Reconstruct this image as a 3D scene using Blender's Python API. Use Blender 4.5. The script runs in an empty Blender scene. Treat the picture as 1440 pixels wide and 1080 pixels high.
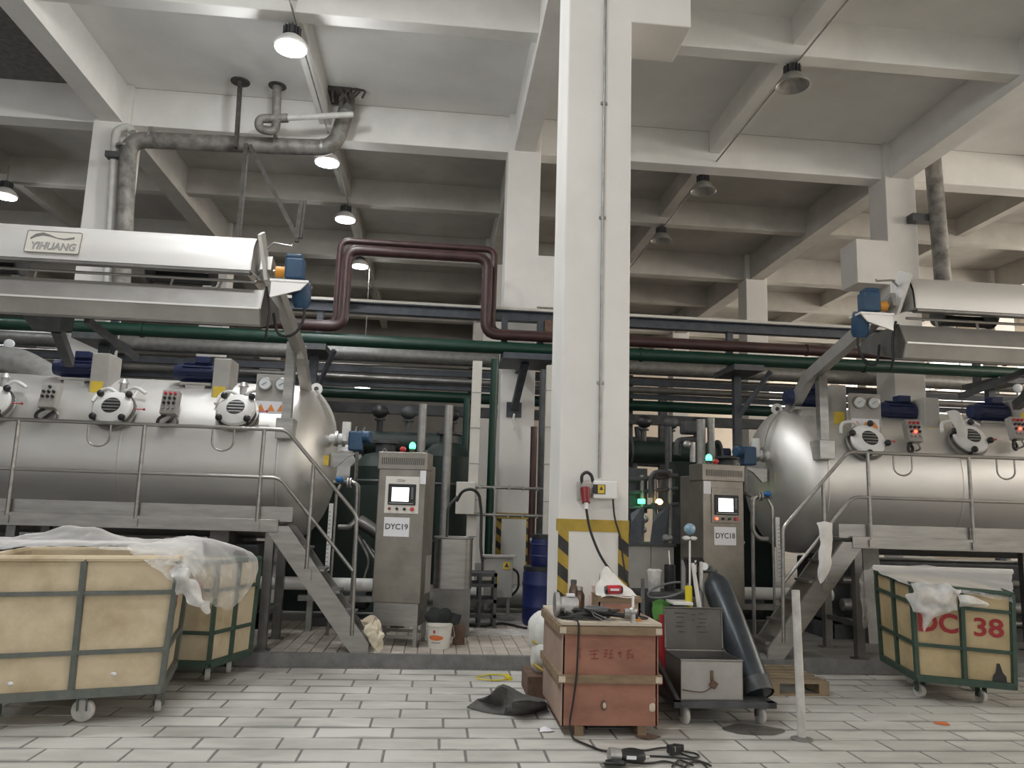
import bpy, bmesh, math, random
from mathutils import Vector, Matrix, noise
random.seed(7)
SC = bpy.context.scene
COL = SC.collection
# ---------------------------------------------------------------- camera, world, large lights, exposure
F_PX, YAW, PITCH, ROLL, EYE = 1100.0, .0911, .158, .031, 1.5
_f = Vector((math.sin(YAW)*math.cos(PITCH), math.cos(YAW)*math.cos(PITCH), math.sin(PITCH)))
_r0 = Vector((math.cos(YAW), -math.sin(YAW), 0)); _u0 = _r0.cross(_f)
_r = math.cos(ROLL)*_r0 + math.sin(ROLL)*_u0; _u = -math.sin(ROLL)*_r0 + math.cos(ROLL)*_u0
cam = bpy.data.cameras.new('camera'); cam.sensor_width = 36; cam.lens = F_PX/1440*36
cam.clip_end = 200
camo = bpy.data.objects.new('camera', cam); COL.objects.link(camo)
camo.matrix_world = Matrix(((_r.x,_u.x,-_f.x,0),(_r.y,_u.y,-_f.y,0),(_r.z,_u.z,-_f.z,EYE),(0,0,0,1)))
SC.camera = camo
EYEV = Vector((0,0,EYE))
def ray(x, y): return _f + (x-720)/F_PX*_r - (y-540)/F_PX*_u
def P(x, y, Y):
    d = ray(x, y); return EYEV + d*(Y/d.y)
def PZ(x, y, z=0.0):
    d = ray(x, y); return EYEV + d*((z-EYE)/d.z)
def PX(x, y, X):
    d = ray(x, y); return EYEV + d*(X/d.x)

w = bpy.data.worlds.new('world'); SC.world = w; w.use_nodes = True
w.node_tree.nodes['Background'].inputs[0].default_value = (.86, .93, 1, 1)
w.node_tree.nodes['Background'].inputs[1].default_value = 1.6
SC.view_settings.view_transform = 'Standard'; SC.view_settings.look = 'None'
SC.view_settings.gamma = 1; SC.view_settings.use_curve_mapping = False
SC.view_settings.exposure = 0.3
SC.cycles.use_denoising = True
SC.cycles.max_bounces = 7; SC.cycles.diffuse_bounces = 4; SC.cycles.glossy_bounces = 3
SC.cycles.transmission_bounces = 3; SC.cycles.transparent_max_bounces = 10
SC.cycles.sample_clamp_indirect = 4.0
LAMP_W = 205.0          # each lit high-bay lamp
def area_light(name, loc, rot, sx, sy, power, color):
    l = bpy.data.lights.new(name, 'AREA'); l.shape = 'RECTANGLE'; l.size = sx; l.size_y = sy
    l.energy = power; l.color = color
    o = bpy.data.objects.new(name, l); COL.objects.link(o); o.location = loc; o.rotation_euler = rot
    return o
# daylight through right and back window bands; front light is added fill
area_light('front_window_daylight', (2, -9.6, 4.6), (math.radians(90), 0, 0), 34, 4.4, 150, (.95, .98, 1))  # unseen fill light, added to brighten the machine fronts and ceiling
area_light('side_window_daylight', (18.7, 15, 6.5), (math.radians(90), 0, math.radians(90)), 38, 2.4, 1400, (1, .9, .78))
area_light('back_window_daylight', (17, 35.5, 6.9), (math.radians(-90), 0, 0), 3.8, 1.8, 200, (1, .92, .82))

# ---------------------------------------------------------------- materials
M = {}
def mat(name, c1, c2=None, rough=.6, metal=0.0, scale=6.0, detail=4.0, bump=0.0, bscale=None, stretch=None,
        emit=None, estr=0, lo=.35, hi=.65, alpha=None, rvar=0.0, rnd=0.0, spec=None, trans=0, coord='Position'):
    m = bpy.data.materials.new(name); m.use_nodes = True; nt = m.node_tree; N = nt.nodes; L = nt.links
    b = N['Principled BSDF']; b.inputs['Roughness'].default_value = rough; b.inputs['Metallic'].default_value = metal
    c1 = (*c1, 1); c2 = (*c2, 1) if c2 else None
    b.inputs['Base Color'].default_value = c1
    if spec is not None: b.inputs['Specular IOR Level'].default_value = spec
    if trans: b.inputs['Transmission Weight'].default_value = trans
    if c2 or bump or rvar:
        g = N.new('ShaderNodeNewGeometry'); tc = N.new('ShaderNodeTexCoord')
        src = g.outputs['Position'] if coord == 'Position' else tc.outputs['Object']
        if stretch:
            mp = N.new('ShaderNodeMapping'); mp.inputs['Scale'].default_value = stretch; L.new(src, mp.inputs['Vector']); src = mp.outputs[0]
        n = N.new('ShaderNodeTexNoise'); n.inputs['Scale'].default_value = scale; n.inputs['Detail'].default_value = detail
        n.inputs['Roughness'].default_value = .62
        L.new(src, n.inputs['Vector'])
        mr = N.new('ShaderNodeMapRange'); mr.inputs['From Min'].default_value = lo; mr.inputs['From Max'].default_value = hi
        L.new(n.outputs['Fac'], mr.inputs['Value'])
        if c2:
            mx = N.new('ShaderNodeMix'); mx.data_type = 'RGBA'; mx.inputs[6].default_value = c1; mx.inputs[7].default_value = c2
            L.new(mr.outputs[0], mx.inputs[0]); out = mx.outputs[2]
            if rnd:
                oi = N.new('ShaderNodeObjectInfo'); hs = N.new('ShaderNodeHueSaturation')
                mr2 = N.new('ShaderNodeMapRange'); mr2.inputs['To Min'].default_value = 1-rnd; mr2.inputs['To Max'].default_value = 1+rnd
                L.new(oi.outputs['Random'], mr2.inputs['Value']); L.new(mr2.outputs[0], hs.inputs['Value']); L.new(out, hs.inputs['Color']); out = hs.outputs[0]
            L.new(out, b.inputs['Base Color'])
        if rvar:
            mr3 = N.new('ShaderNodeMapRange'); mr3.inputs['To Min'].default_value = rough-rvar; mr3.inputs['To Max'].default_value = rough+rvar
            L.new(n.outputs['Fac'], mr3.inputs['Value']); L.new(mr3.outputs[0], b.inputs['Roughness'])
        if bump:
            n2 = n
            if bscale:
                n2 = N.new('ShaderNodeTexNoise'); n2.inputs['Scale'].default_value = bscale; n2.inputs['Detail'].default_value = 3; L.new(src, n2.inputs['Vector'])
            bp = N.new('ShaderNodeBump'); bp.inputs['Strength'].default_value = bump; bp.inputs['Distance'].default_value = .02
            L.new(n2.outputs['Fac'], bp.inputs['Height']); L.new(bp.outputs[0], b.inputs['Normal'])
    if emit:
        b.inputs['Emission Color'].default_value = (*emit, 1); b.inputs['Emission Strength'].default_value = estr
    if alpha is not None: b.inputs['Alpha'].default_value = alpha
    M[name] = m; return m
mat('white_paint', (.80,.775,.74), (.74,.715,.68), .75, scale=1.3, bump=.05, bscale=30)
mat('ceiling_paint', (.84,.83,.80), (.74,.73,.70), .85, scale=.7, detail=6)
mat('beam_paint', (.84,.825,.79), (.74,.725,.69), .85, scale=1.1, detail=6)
mat('aged_ceiling', (.52,.495,.455), (.40,.38,.345), .9, scale=.9, detail=7)  # stained slab paint, darkened further to carry the dimness of the deep bays
mat('aged_beam', (.58,.555,.51), (.46,.44,.40), .9, scale=1.2, detail=7)  # beam paint darkened to paint in the weak light at the far end
mat('raw_ceiling', (.20,.195,.185), (.13,.127,.12), .95, scale=9, bump=.4)
mat('cream_wall', (.80,.72,.62), (.72,.645,.55), .85, scale=.8)
mat('grey_wall', (.30,.285,.26), (.24,.225,.21), .9, scale=.8)
mat('floor_tile', (.58,.565,.525), (.36,.345,.315), .55, scale=2.2, detail=8, lo=.42, hi=.78, bump=.12, bscale=14, rnd=.09, stretch=(.6,1.6,1))
mat('floor_tile_plain', (.56,.545,.507), (.36,.345,.315), .55, scale=2.2, detail=8, lo=.42, hi=.78, stretch=(.6,1.6,1))
mat('grout', (.14,.135,.125), (.22,.21,.195), .9, scale=12)
mat('screed', (.26,.25,.235), (.18,.172,.16), .7, scale=1.5, detail=7)
mat('platform_tile', (.53,.475,.415), (.40,.355,.31), .6, scale=7, rnd=.12)
mat('platform_base', (.20,.185,.17), (.28,.26,.24), .9, scale=5)
mat('kerb_dark', (.15,.148,.145), (.22,.215,.21), .7, scale=8)
mat('steel', (.40,.385,.365), (.31,.30,.285), .36, .90, scale=3, stretch=(1,1,6), rvar=.10)
mat('tank_steel', (.82,.80,.77), (.73,.71,.685), .46, .9, scale=1.6, rvar=.08, stretch=(.5,1,1))
mat('hood_steel', (.82,.80,.775), (.74,.72,.70), .42, .7, scale=1.4, rvar=.08, stretch=(.4,1,1))
mat('trough_steel', (.46,.445,.42), (.38,.365,.345), .46, .8, scale=2.5, rvar=.08)
mat('plate_steel', (.26,.25,.237), (.19,.183,.173), .42, .85, scale=4, rvar=.12)
mat('cabinet_steel', (.31,.285,.25), (.23,.21,.185), .40, .80, scale=3.5, rvar=.1)
mat('galv_steel', (.38,.375,.36), (.28,.275,.265), .5, .75, scale=9)
mat('dark_steel', (.075,.078,.082), (.11,.112,.115), .55, .5, scale=8)
mat('slate_steel', (.055,.063,.078), (.085,.092,.105), .5, .3, scale=8)
mat('ivory_paint', (.66,.63,.57), (.58,.55,.50), .5, scale=3)
mat('light_grey_paint', (.42,.40,.37), (.35,.335,.31), .5, scale=4)
mat('white_enamel', (.80,.79,.765), (.72,.71,.69), .4, scale=5)
mat('white_plastic', (.80,.79,.77), rough=.45)
mat('paper', (.80,.79,.82), rough=.8)
mat('black_rubber', (.015,.015,.016), (.03,.03,.031), .6, scale=20)
mat('black_plastic', (.02,.02,.022), rough=.4)
mat('dark_grille', (.03,.03,.03), rough=.5)
mat('motor_blue', (.008,.014,.055), (.013,.022,.075), .45, scale=10)
mat('actuator_blue', (.018,.055,.115), (.026,.075,.15), .45, scale=10)
mat('valve_blue', (.03,.16,.42), rough=.4)
mat('barrel_blue', (.008,.014,.075), (.013,.02,.10), .45, scale=4)
mat('coupling_orange', (.75,.32,.03), rough=.5)
mat('warning_orange', (.80,.30,.08), rough=.6)
mat('label_yellow', (.75,.55,.06), (.65,.46,.05), .6, scale=20)
mat('pipe_purple', (.040,.018,.018), (.06,.027,.026), .38, scale=6, rvar=.1)
mat('pipe_green', (.005,.032,.020), (.008,.042,.027), .38, scale=6, rvar=.1)
mat('frame_green', (.03,.065,.045), (.05,.08,.06), .6, scale=20)
mat('frame_grey_green', (.095,.11,.10), (.14,.145,.13), .65, scale=14)
mat('machine_green', (.005,.015,.011), (.009,.022,.017), .55, scale=4)
mat('duct_grey', (.30,.288,.265), (.13,.122,.112), .6, .35, scale=5, detail=6)
mat('rust_strut', (.045,.040,.036), (.085,.075,.066), .8, scale=12)
mat('bin_canvas', (.62,.52,.36), (.33,.25,.14), .75, scale=2.6, detail=9, lo=.45, hi=.8, bump=.08)
mat('bin_canvas_yellow', (.58,.45,.26), (.32,.24,.12), .75, scale=2.6, detail=9, lo=.45, hi=.8, bump=.08)
mat('crate_ply', (.37,.175,.12), (.25,.115,.08), .75, scale=3, detail=8, stretch=(1,1,2.2), bump=.08)
mat('crate_side', (.42,.30,.24), (.32,.225,.18), .75, scale=3, detail=8)
mat('batten_wood', (.29,.205,.125), (.19,.13,.08), .8, scale=5, stretch=(1,5,5), detail=6)
mat('end_grain', (.62,.53,.42), (.50,.42,.33), .85, scale=20)
mat('top_board', (.60,.52,.42), (.46,.39,.31), .8, scale=4, detail=7)
mat('pallet_wood', (.30,.23,.145), (.19,.14,.09), .85, scale=6, detail=6)
mat('paint_red', (.42,.03,.03), rough=.7)
mat('stencil_red', (.36,.035,.04), rough=.75)
mat('scrawl_red', (.25,.06,.05), rough=.8)
mat('bright_red', (.55,.04,.05), rough=.45)
mat('can_red', (.50,.03,.04), rough=.3)
mat('green_cloth', (.10,.28,.06), rough=.8)
mat('dark_cloth', (.016,.019,.017), (.03,.034,.03), .9, scale=10)
mat('cream_cloth', (.72,.64,.50), (.60,.52,.40), .9, scale=10)
mat('white_cloth', (.78,.755,.72), (.68,.655,.62), .9, scale=8)
mat('sack_white', (.70,.695,.66), (.52,.515,.48), .7, scale=6, bump=.2)
mat('mat_rubber', (.075,.073,.068), (.125,.12,.112), .85, scale=14, bump=.2)
mat('yellow', (.72,.60,.03), rough=.5)
mat('yellow_paint', (.48,.33,.05), (.36,.25,.04), .7, scale=8)
mat('stripe_black', (.025,.025,.025), (.045,.045,.042), .7, scale=8)
mat('blue_film', (.16,.30,.42), (.40,.52,.60), .4, scale=14)
mat('hose_grey', (.17,.175,.18), rough=.5)
mat('cord_black', (.018,.017,.016), rough=.55)
mat('glass_brown', (.12,.075,.05), rough=.12, spec=.6)
mat('glass_pink', (.72,.55,.50), rough=.15, alpha=.55)
mat('alu_cast', (.55,.54,.53), (.44,.43,.42), .45, .8, scale=20)
mat('cylinder_blue', (.034,.042,.05), (.052,.062,.072), .30, .3, scale=7, rvar=.06)
mat('post_white', (.62,.60,.57), (.44,.42,.39), .6, scale=8, detail=6)
mat('rust', (.10,.06,.04), (.16,.10,.07), .85, scale=14)
mat('pail_white', (.74,.71,.65), (.66,.63,.57), .5, scale=6)
mat('logo_orange', (.65,.17,.05), rough=.5)
mat('ink_grey', (.20,.19,.18), rough=.6)
mat('ink_dark', (.05,.05,.05), rough=.6)
mat('ink_light', (.36,.35,.34), rough=.6)
mat('nameplate', (.76,.72,.66), rough=.45)
mat('gauge_face', (.72,.75,.76), rough=.3)
mat('lid_steel', (.15,.14,.13), (.11,.102,.095), .5, .5, scale=4)
mat('screen_lit', (.8,.85,.9), rough=.3, emit=(.92,.97,1), estr=1.6)
mat('lamp_lit', (1,1,1), rough=.3, emit=(1,.99,.97), estr=9)
mat('lamp_off', (.50,.49,.46), (.38,.37,.35), .35, .6, scale=9)
mat('lamp_reflector', (.70,.69,.67), rough=.3, metal=.6)
mat('beacon_green', (.1,.9,.35), rough=.3, emit=(.06,1,.32), estr=5)
mat('led_red', (.9,.1,.05), rough=.3, emit=(1,.08,.04), estr=4)
mat('lamp_amber', (1,.6,.2), rough=.3, emit=(1,.55,.2), estr=5)
mat('window_glass', (.9,.95,1), rough=.1, emit=(1,.97,.92), estr=1.8)
mat('window_glass_front', (.9,.95,1), rough=.1, emit=(.95,.98,1), estr=.55)  # glowing panes of the added front band, a soft fill
mat('plug_red', (.20,.015,.02), rough=.4)
mat('puddle', (.10,.095,.085), rough=.3, alpha=.45)
mat('duct_white', (.60,.59,.56), (.5,.49,.46), .6, scale=6)
def film(name, col, base, rough=.5, scale=18, hi=.9):
    m = mat(name, col, rough=rough); N = m.node_tree.nodes; L = m.node_tree.links
    tc = N.new('ShaderNodeNewGeometry'); n = N.new('ShaderNodeTexNoise'); n.inputs['Scale'].default_value = scale; n.inputs['Detail'].default_value = 5
    mr = N.new('ShaderNodeMapRange'); mr.inputs['From Min'].default_value = .38; mr.inputs['From Max'].default_value = .75
    mr.inputs['To Min'].default_value = base; mr.inputs['To Max'].default_value = hi
    L.new(tc.outputs['Position'], n.inputs['Vector']); L.new(n.outputs['Fac'], mr.inputs['Value'])
    lw = N.new('ShaderNodeLayerWeight'); lw.inputs['Blend'].default_value = .22
    mx = N.new('ShaderNodeMath'); mx.operation = 'MAXIMUM'
    L.new(mr.outputs[0], mx.inputs[0]); L.new(lw.outputs['Facing'], mx.inputs[1]); L.new(mx.outputs[0], m.node_tree.nodes['Principled BSDF'].inputs['Alpha'])
film('net', (.82,.805,.79), .09, .8, 10, .58)
film('net_dense', (.80,.785,.77), .55, .8, 9, .95)
film('bag_film', (.85,.84,.82), .45, .35, 12, .95)
film('floor_film', (.80,.80,.78), .12, .2, 9, .7)
# ---------------------------------------------------------------- mesh helpers
THM = {}
class MB:
    def __init__(s, fx=None): s.v = []; s.f = []; s.fx = fx
    def add(s, vs, fs):
        o = len(s.v); s.v += [Vector(p) for p in vs]; s.f += [tuple(i+o for i in f) for f in fs]; return s
    def box(s, c, d, R=None):
        x, y, z = d[0]/2, d[1]/2, d[2]/2
        vs = [Vector((a*x, b*y, e*z)) for a in (-1,1) for b in (-1,1) for e in (-1,1)]
        if R is not None: vs = [R @ p for p in vs]
        c = Vector(c)
        return s.add([c+p for p in vs], [(0,1,3,2),(4,6,7,5),(0,4,5,1),(2,3,7,6),(0,2,6,4),(1,5,7,3)])
    def bx(s, x0, x1, y0, y1, z0, z1): return s.box(((x0+x1)/2,(y0+y1)/2,(z0+z1)/2), (abs(x1-x0),abs(y1-y0),abs(z1-z0)))
    def bar(s, a, b, w, h, up=(0,0,1)):
        a = Vector(a); b = Vector(b); d = (b-a); l = d.length; d.normalize(); up = Vector(up)
        if abs(d.dot(up)) > .98: up = Vector((0,1,0))
        sd = d.cross(up).normalized(); u = sd.cross(d)
        return s.box((a+b)/2, (l, w, h), Matrix((d, sd, u)).transposed())
    def ring(s, c, d, r, n, ref=None):
        d = Vector(d).normalized(); t = ref or (Vector((0,0,1)) if abs(d.z) < .9 else Vector((1,0,0)))
        a = d.cross(t).normalized(); b = d.cross(a)
        return [Vector(c) + r*(math.cos(2*math.pi*i/n)*a + math.sin(2*math.pi*i/n)*b) for i in range(n)]
    def rev(s, prof, o, d, n=20, caps=True):      # profile (radius, distance along d)
        o = Vector(o); d = Vector(d).normalized(); st = len(s.v); vs = []; fs = []
        for r, h in prof: vs += s.ring(o+d*h, d, max(r, 1e-4), n)
        for k in range(len(prof)-1):
            for i in range(n): fs.append((k*n+i, k*n+(i+1)%n, (k+1)*n+(i+1)%n, (k+1)*n+i))
        if caps:
            fs.append(tuple(range(n))); fs.append(tuple((len(prof)-1)*n+i for i in range(n)))
        return s.add(vs, fs)
    def cyl(s, a, b, r, r2=None, n=14):
        a = Vector(a); b = Vector(b); return s.rev([(r,0),(r if r2 is None else r2,(b-a).length)], a, b-a, n)
    def tube(s, pts, r, n=8, bend=0, closed=False, seg=5):
        pts = [Vector(p) for p in pts]
        if bend:
            q = [pts[0]]
            for i in range(1, len(pts)-1):
                a, b, c = pts[i-1], pts[i], pts[i+1]; d1 = (a-b); d2 = (c-b)
                k = min(bend, d1.length*.49, d2.length*.49); p1 = b+d1.normalized()*k; p2 = b+d2.normalized()*k
                for j in range(seg+1):
                    t = j/seg; q.append((1-t)**2*p1 + 2*t*(1-t)*b + t*t*p2)
            q.append(pts[-1]); pts = q
        vs = []; fs = []; prev = None; m = len(pts)
        for i, p in enumerate(pts):
            d = (pts[min(i+1,m-1)] - pts[max(i-1,0)]) if not closed else pts[(i+1)%m]-pts[i-1]
            if d.length < 1e-9: d = Vector((0,0,1))
            d.normalize()
            if prev is None: prev = d.cross(Vector((0,0,1)) if abs(d.z) < .9 else Vector((1,0,0))).normalized()
            a = (prev - d*prev.dot(d))
            a = a.normalized() if a.length > 1e-6 else d.orthogonal().normalized()
            prev = a; b = d.cross(a)
            vs += [p + r*(math.cos(2*math.pi*j/n)*a + math.sin(2*math.pi*j/n)*b) for j in range(n)]
        for i in range(m if closed else m-1):
            k = (i+1) % m
            for j in range(n): fs.append((i*n+j, i*n+(j+1)%n, k*n+(j+1)%n, k*n+j))
        if not closed: fs += [tuple(range(n)), tuple((m-1)*n+j for j in range(n))]
        return s.add(vs, fs)
    def prism(s, poly, d):                         # poly: 3D points, d: extrusion vector
        poly = [Vector(p) for p in poly]; d = Vector(d); n = len(poly)
        return s.add(poly+[p+d for p in poly], [tuple(range(n)), tuple(range(n, 2*n))] + [(i,(i+1)%n,n+(i+1)%n,n+i) for i in range(n)])
    def ell(s, c, rx, ry, rz, nu=14, nv=9, R=None, dis=0, f=3):
        c = Vector(c); vs = []; fs = []
        for k in range(nv+1):
            ph = math.pi*k/nv
            for i in range(nu):
                th = 2*math.pi*i/nu; p = Vector((rx*math.sin(ph)*math.cos(th), ry*math.sin(ph)*math.sin(th), rz*math.cos(ph)))
                if dis: p *= 1 + dis*noise.noise((p+c)*f)
                if R is not None: p = R @ p
                vs.append(c+p)
        for k in range(nv):
            for i in range(nu): fs.append((k*nu+i, k*nu+(i+1)%nu, (k+1)*nu+(i+1)%nu, (k+1)*nu+i))
        return s.add(vs, fs)
    def loft(s, rows, sub=4, amp=0, f=4, thick=0, seed=0):
        rows = [[Vector(p) for p in r] for r in rows]
        def cr(ps, k):
            out = []
            for i in range(len(ps)-1):
                p0 = ps[max(i-1,0)]; p1 = ps[i]; p2 = ps[i+1]; p3 = ps[min(i+2,len(ps)-1)]
                for j in range(k):
                    t = j/k; out.append(.5*((2*p1)+(p2-p0)*t+(2*p0-5*p1+4*p2-p3)*t*t+(3*p1-p0-3*p2+p3)*t**3))
            return out+[ps[-1]]
        rr = [cr(r, sub) for r in rows]; cols = [cr([r[i] for r in rr], sub) for i in range(len(rr[0]))]
        nu, nv = len(cols), len(cols[0]); vs = []
        for c in cols:
            for p in c:
                q = p*f + Vector((seed,0,0)); vs.append(p + amp*Vector((noise.noise(q), noise.noise(q+Vector((9,3,1))), noise.noise(q+Vector((2,7,5))))))
        fs = [(i*nv+j, (i+1)*nv+j, (i+1)*nv+j+1, i*nv+j+1) for i in range(nu-1) for j in range(nv-1)]
        if thick:
            o = len(vs); vs += [p + Vector((0,0,-thick)) for p in vs]; fs += [tuple(i+o for i in reversed(q)) for q in fs]
            bd = [(i*nv) for i in range(nu)] + [((nu-1)*nv+j) for j in range(1,nv)] + [(i*nv+nv-1) for i in range(nu-2,-1,-1)] + [j for j in range(nv-2,0,-1)]
            fs += [(bd[k], bd[(k+1)%len(bd)], bd[(k+1)%len(bd)]+o, bd[k]+o) for k in range(len(bd))]
        return s.add(vs, fs)
    def build(s, name, m, parent=None, smooth=35, bevel=0, label=None):
        vs = s.v
        if s.fx: vs = [Vector((s.fx(p.x), p.y, p.z)) for p in vs]
        base = Vector((0,0,0)); inv = None
        if parent is not None: inv = THM[parent.name].inverted(); vs = [inv @ p for p in vs]
        me = bpy.data.meshes.new(name); me.from_pydata([tuple(p) for p in vs], [], s.f); me.validate()
        bm = bmesh.new(); bm.from_mesh(me); bmesh.ops.recalc_face_normals(bm, faces=bm.faces); bm.to_mesh(me); bm.free()
        if smooth:
            me.polygons.foreach_set('use_smooth', [True]*len(me.polygons)); me.set_sharp_from_angle(angle=math.radians(smooth))
        me.materials.append(M[m] if isinstance(m, str) else m)
        o = bpy.data.objects.new(name, me); COL.objects.link(o)
        if parent is not None: o.parent = parent; THM[o.name] = THM[parent.name].copy()
        else: THM[o.name] = Matrix.Identity(4)
        if bevel:
            bv = o.modifiers.new('bevel', 'BEVEL'); bv.width = bevel; bv.segments = 2; bv.limit_method = 'ANGLE'
        if label: o['label'] = label
        return o
def tag(o, label, cat, group=None, kind=None):
    o['label'] = label; o['category'] = cat
    if group: o['group'] = group
    if kind: o['kind'] = kind
    return o
def thing(name, label, cat, loc=(0,0,0), rz=0, group=None, kind=None):
    o = bpy.data.objects.new(name, None); COL.objects.link(o); o.empty_display_size = .1
    o.location = loc; o.rotation_euler = (0,0,rz)
    THM[o.name] = Matrix.Translation(Vector(loc)) @ Matrix.Rotation(rz, 4, 'Z')
    return tag(o, label, cat, group, kind)
def struct(o, label=None):
    o['kind'] = 'structure'
    if label: o['label'] = label
    return o
def single(mb, name, m, label, cat, group=None, smooth=35, bevel=0):
    # one-mesh thing: origin moved to its base centre
    xs = [p.x for p in mb.v]; ys = [p.y for p in mb.v]; zs = [p.z for p in mb.v]
    c = Vector(((min(xs)+max(xs))/2, (min(ys)+max(ys))/2, min(zs))); mb.v = [p-c for p in mb.v]
    o = mb.build(name, m, None, smooth, bevel); o.location = c; THM[o.name] = Matrix.Translation(c)
    return tag(o, label, cat, group)
def copy_tree(o, parent=None):
    c = o.copy(); COL.objects.link(c)
    if parent is not None: c.parent = parent
    THM[c.name] = THM[o.name]
    for ch in list(o.children): copy_tree(ch, c)
    return c
def text(body, size, m, parent, org, ux, uy, name='lettering', depth=.002, bold=0, shear=0, align='CENTER', label=None, sx=1.0):
    cu = bpy.data.curves.new(name, 'FONT'); cu.body = body; cu.size = size; cu.extrude = depth; cu.offset = bold; cu.shear = shear
    cu.align_x = align; cu.align_y = 'CENTER'; cu.resolution_u = 3
    t = bpy.data.objects.new('tmp_text', cu); COL.objects.link(t)
    me = bpy.data.meshes.new_from_object(t.evaluated_get(bpy.context.evaluated_depsgraph_get()))
    COL.objects.unlink(t); bpy.data.objects.remove(t); bpy.data.curves.remove(cu)
    ux = Vector(ux).normalized(); uy = Vector(uy).normalized(); uz = ux.cross(uy); org = Vector(org)
    vs = [org + ux*v.co.x*sx + uy*v.co.y + uz*v.co.z for v in me.vertices]; fs = [tuple(p.vertices) for p in me.polygons]
    bpy.data.meshes.remove(me); b = MB(); b.add(vs, fs); return b.build(name, m, parent, 0, label=label)
# ---------------------------------------------------------------- the hall
CX = [-5.94, 1.33, 8.55]; CW = .60
ROWS = [6.6, 13.4, 20.2, 27.0]                     # front faces of the column rows
# lower floor in front of the kerb
b = MB(); b.bx(-24, 19, -10, 7.62, -.12, -.0035); floor = struct(b.build('floor', 'grout'))
# floor tiles in running bond: the 300 largest as pieces, the rest joined
TL, TW, G = .5, .245, .008
def tile_mesh(lx, ly, h, g, name, m, ch=.006):
    x, y = lx/2-g, ly/2-g
    vs = [(-x,-y,0),(x,-y,0),(x,y,0),(-x,y,0),(-x,-y,h-ch),(x,-y,h-ch),(x,y,h-ch),(-x,y,h-ch),(-x+ch,-y+ch,h),(x-ch,-y+ch,h),(x-ch,y-ch,h),(-x+ch,y-ch,h)]
    fs = [(0,1,5,4),(1,2,6,5),(2,3,7,6),(3,0,4,7),(4,5,9,8),(5,6,10,9),(6,7,11,10),(7,4,8,11),(8,9,10,11)]
    me = bpy.data.meshes.new(name); me.from_pydata(vs, [], fs); me.materials.append(M[m]); return me
tm = tile_mesh(TL, TW, .014, G, 'tile', 'floor_tile', .003)
def proj(p):
    d = Vector(p)-EYEV; z = d.dot(_f)
    return (720+F_PX*d.dot(_r)/z, 540-F_PX*d.dot(_u)/z, z)
_m = M['floor_tile']; _N = _m.node_tree.nodes; _L = _m.node_tree.links; _b = _N['Principled BSDF']
_src = _b.inputs['Base Color'].links[0].from_socket      # grime gathered along the tile joints, broken up by noise
_tc = _N.new('ShaderNodeTexCoord'); _sp = _N.new('ShaderNodeSeparateXYZ'); _L.new(_tc.outputs['Object'], _sp.inputs[0])
def _mth(op, a, b_=None):
    n_ = _N.new('ShaderNodeMath'); n_.operation = op
    for i_, v_ in enumerate((a, b_)):
        if v_ is None: continue
        if isinstance(v_, (int, float)): n_.inputs[i_].default_value = v_
        else: _L.new(v_, n_.inputs[i_])
    return n_.outputs[0]
_ex = _mth('SUBTRACT', TL/2, _mth('ABSOLUTE', _sp.outputs[0])); _ey = _mth('SUBTRACT', TW/2, _mth('ABSOLUTE', _sp.outputs[1]))
_d = _mth('MINIMUM', _mth('MULTIPLY', _ex, 2.6), _ey)
_g = _N.new('ShaderNodeNewGeometry'); _n1 = _N.new('ShaderNodeTexNoise'); _n1.inputs['Scale'].default_value = 1.7; _n1.inputs['Detail'].default_value = 6; _L.new(_g.outputs['Position'], _n1.inputs['Vector'])
_wid = _N.new('ShaderNodeMapRange'); _wid.inputs['From Min'].default_value = .38; _wid.inputs['From Max'].default_value = .68; _wid.inputs['To Min'].default_value = .004; _wid.inputs['To Max'].default_value = .06
_L.new(_n1.outputs['Fac'], _wid.inputs['Value'])
_r1 = _mth('DIVIDE', _d, _wid.outputs[0]); _r2 = _mth('SUBTRACT', 1.0, _r1); _r3 = _N.new('ShaderNodeClamp'); _L.new(_r2, _r3.inputs['Value'])
_mx = _N.new('ShaderNodeMix'); _mx.data_type = 'RGBA'; _mx.inputs[7].default_value = (.16,.152,.138,1)
_L.new(_mth('MULTIPLY', _r3.outputs[0], .85), _mx.inputs[0]); _L.new(_src, _mx.inputs[6]); _L.new(_mx.outputs[2], _b.inputs['Base Color'])
rest = MB(); k = 0
for r in range(52, -1, -1):
    yc = 7.53 - r*TW
    for i in range(-48, 58):
        xc = i*TL + (r % 2)*TL/2 + (r*37 % 5)*.03
        if xc < -23.5 or xc > 18.5: continue
        x, y, z = proj((xc, yc, 0))
        if z > 0 and -20 < x < 1460 and y < 1095 and k < 300:
            o = bpy.data.objects.new('tile', tm); COL.objects.link(o); o.parent = floor
            o.location = (xc, yc, -.014 + random.uniform(-.0015, .0015)); o.rotation_euler = (random.uniform(-.003,.003), random.uniform(-.003,.003), 0); k += 1
        else:
            rest.box((xc, yc, -.008), (TL-2*G, TW-2*G, .014))
o = rest.build('tile_field', 'floor_tile_plain', floor, 0); o['kind'] = 'stuff'
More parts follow.
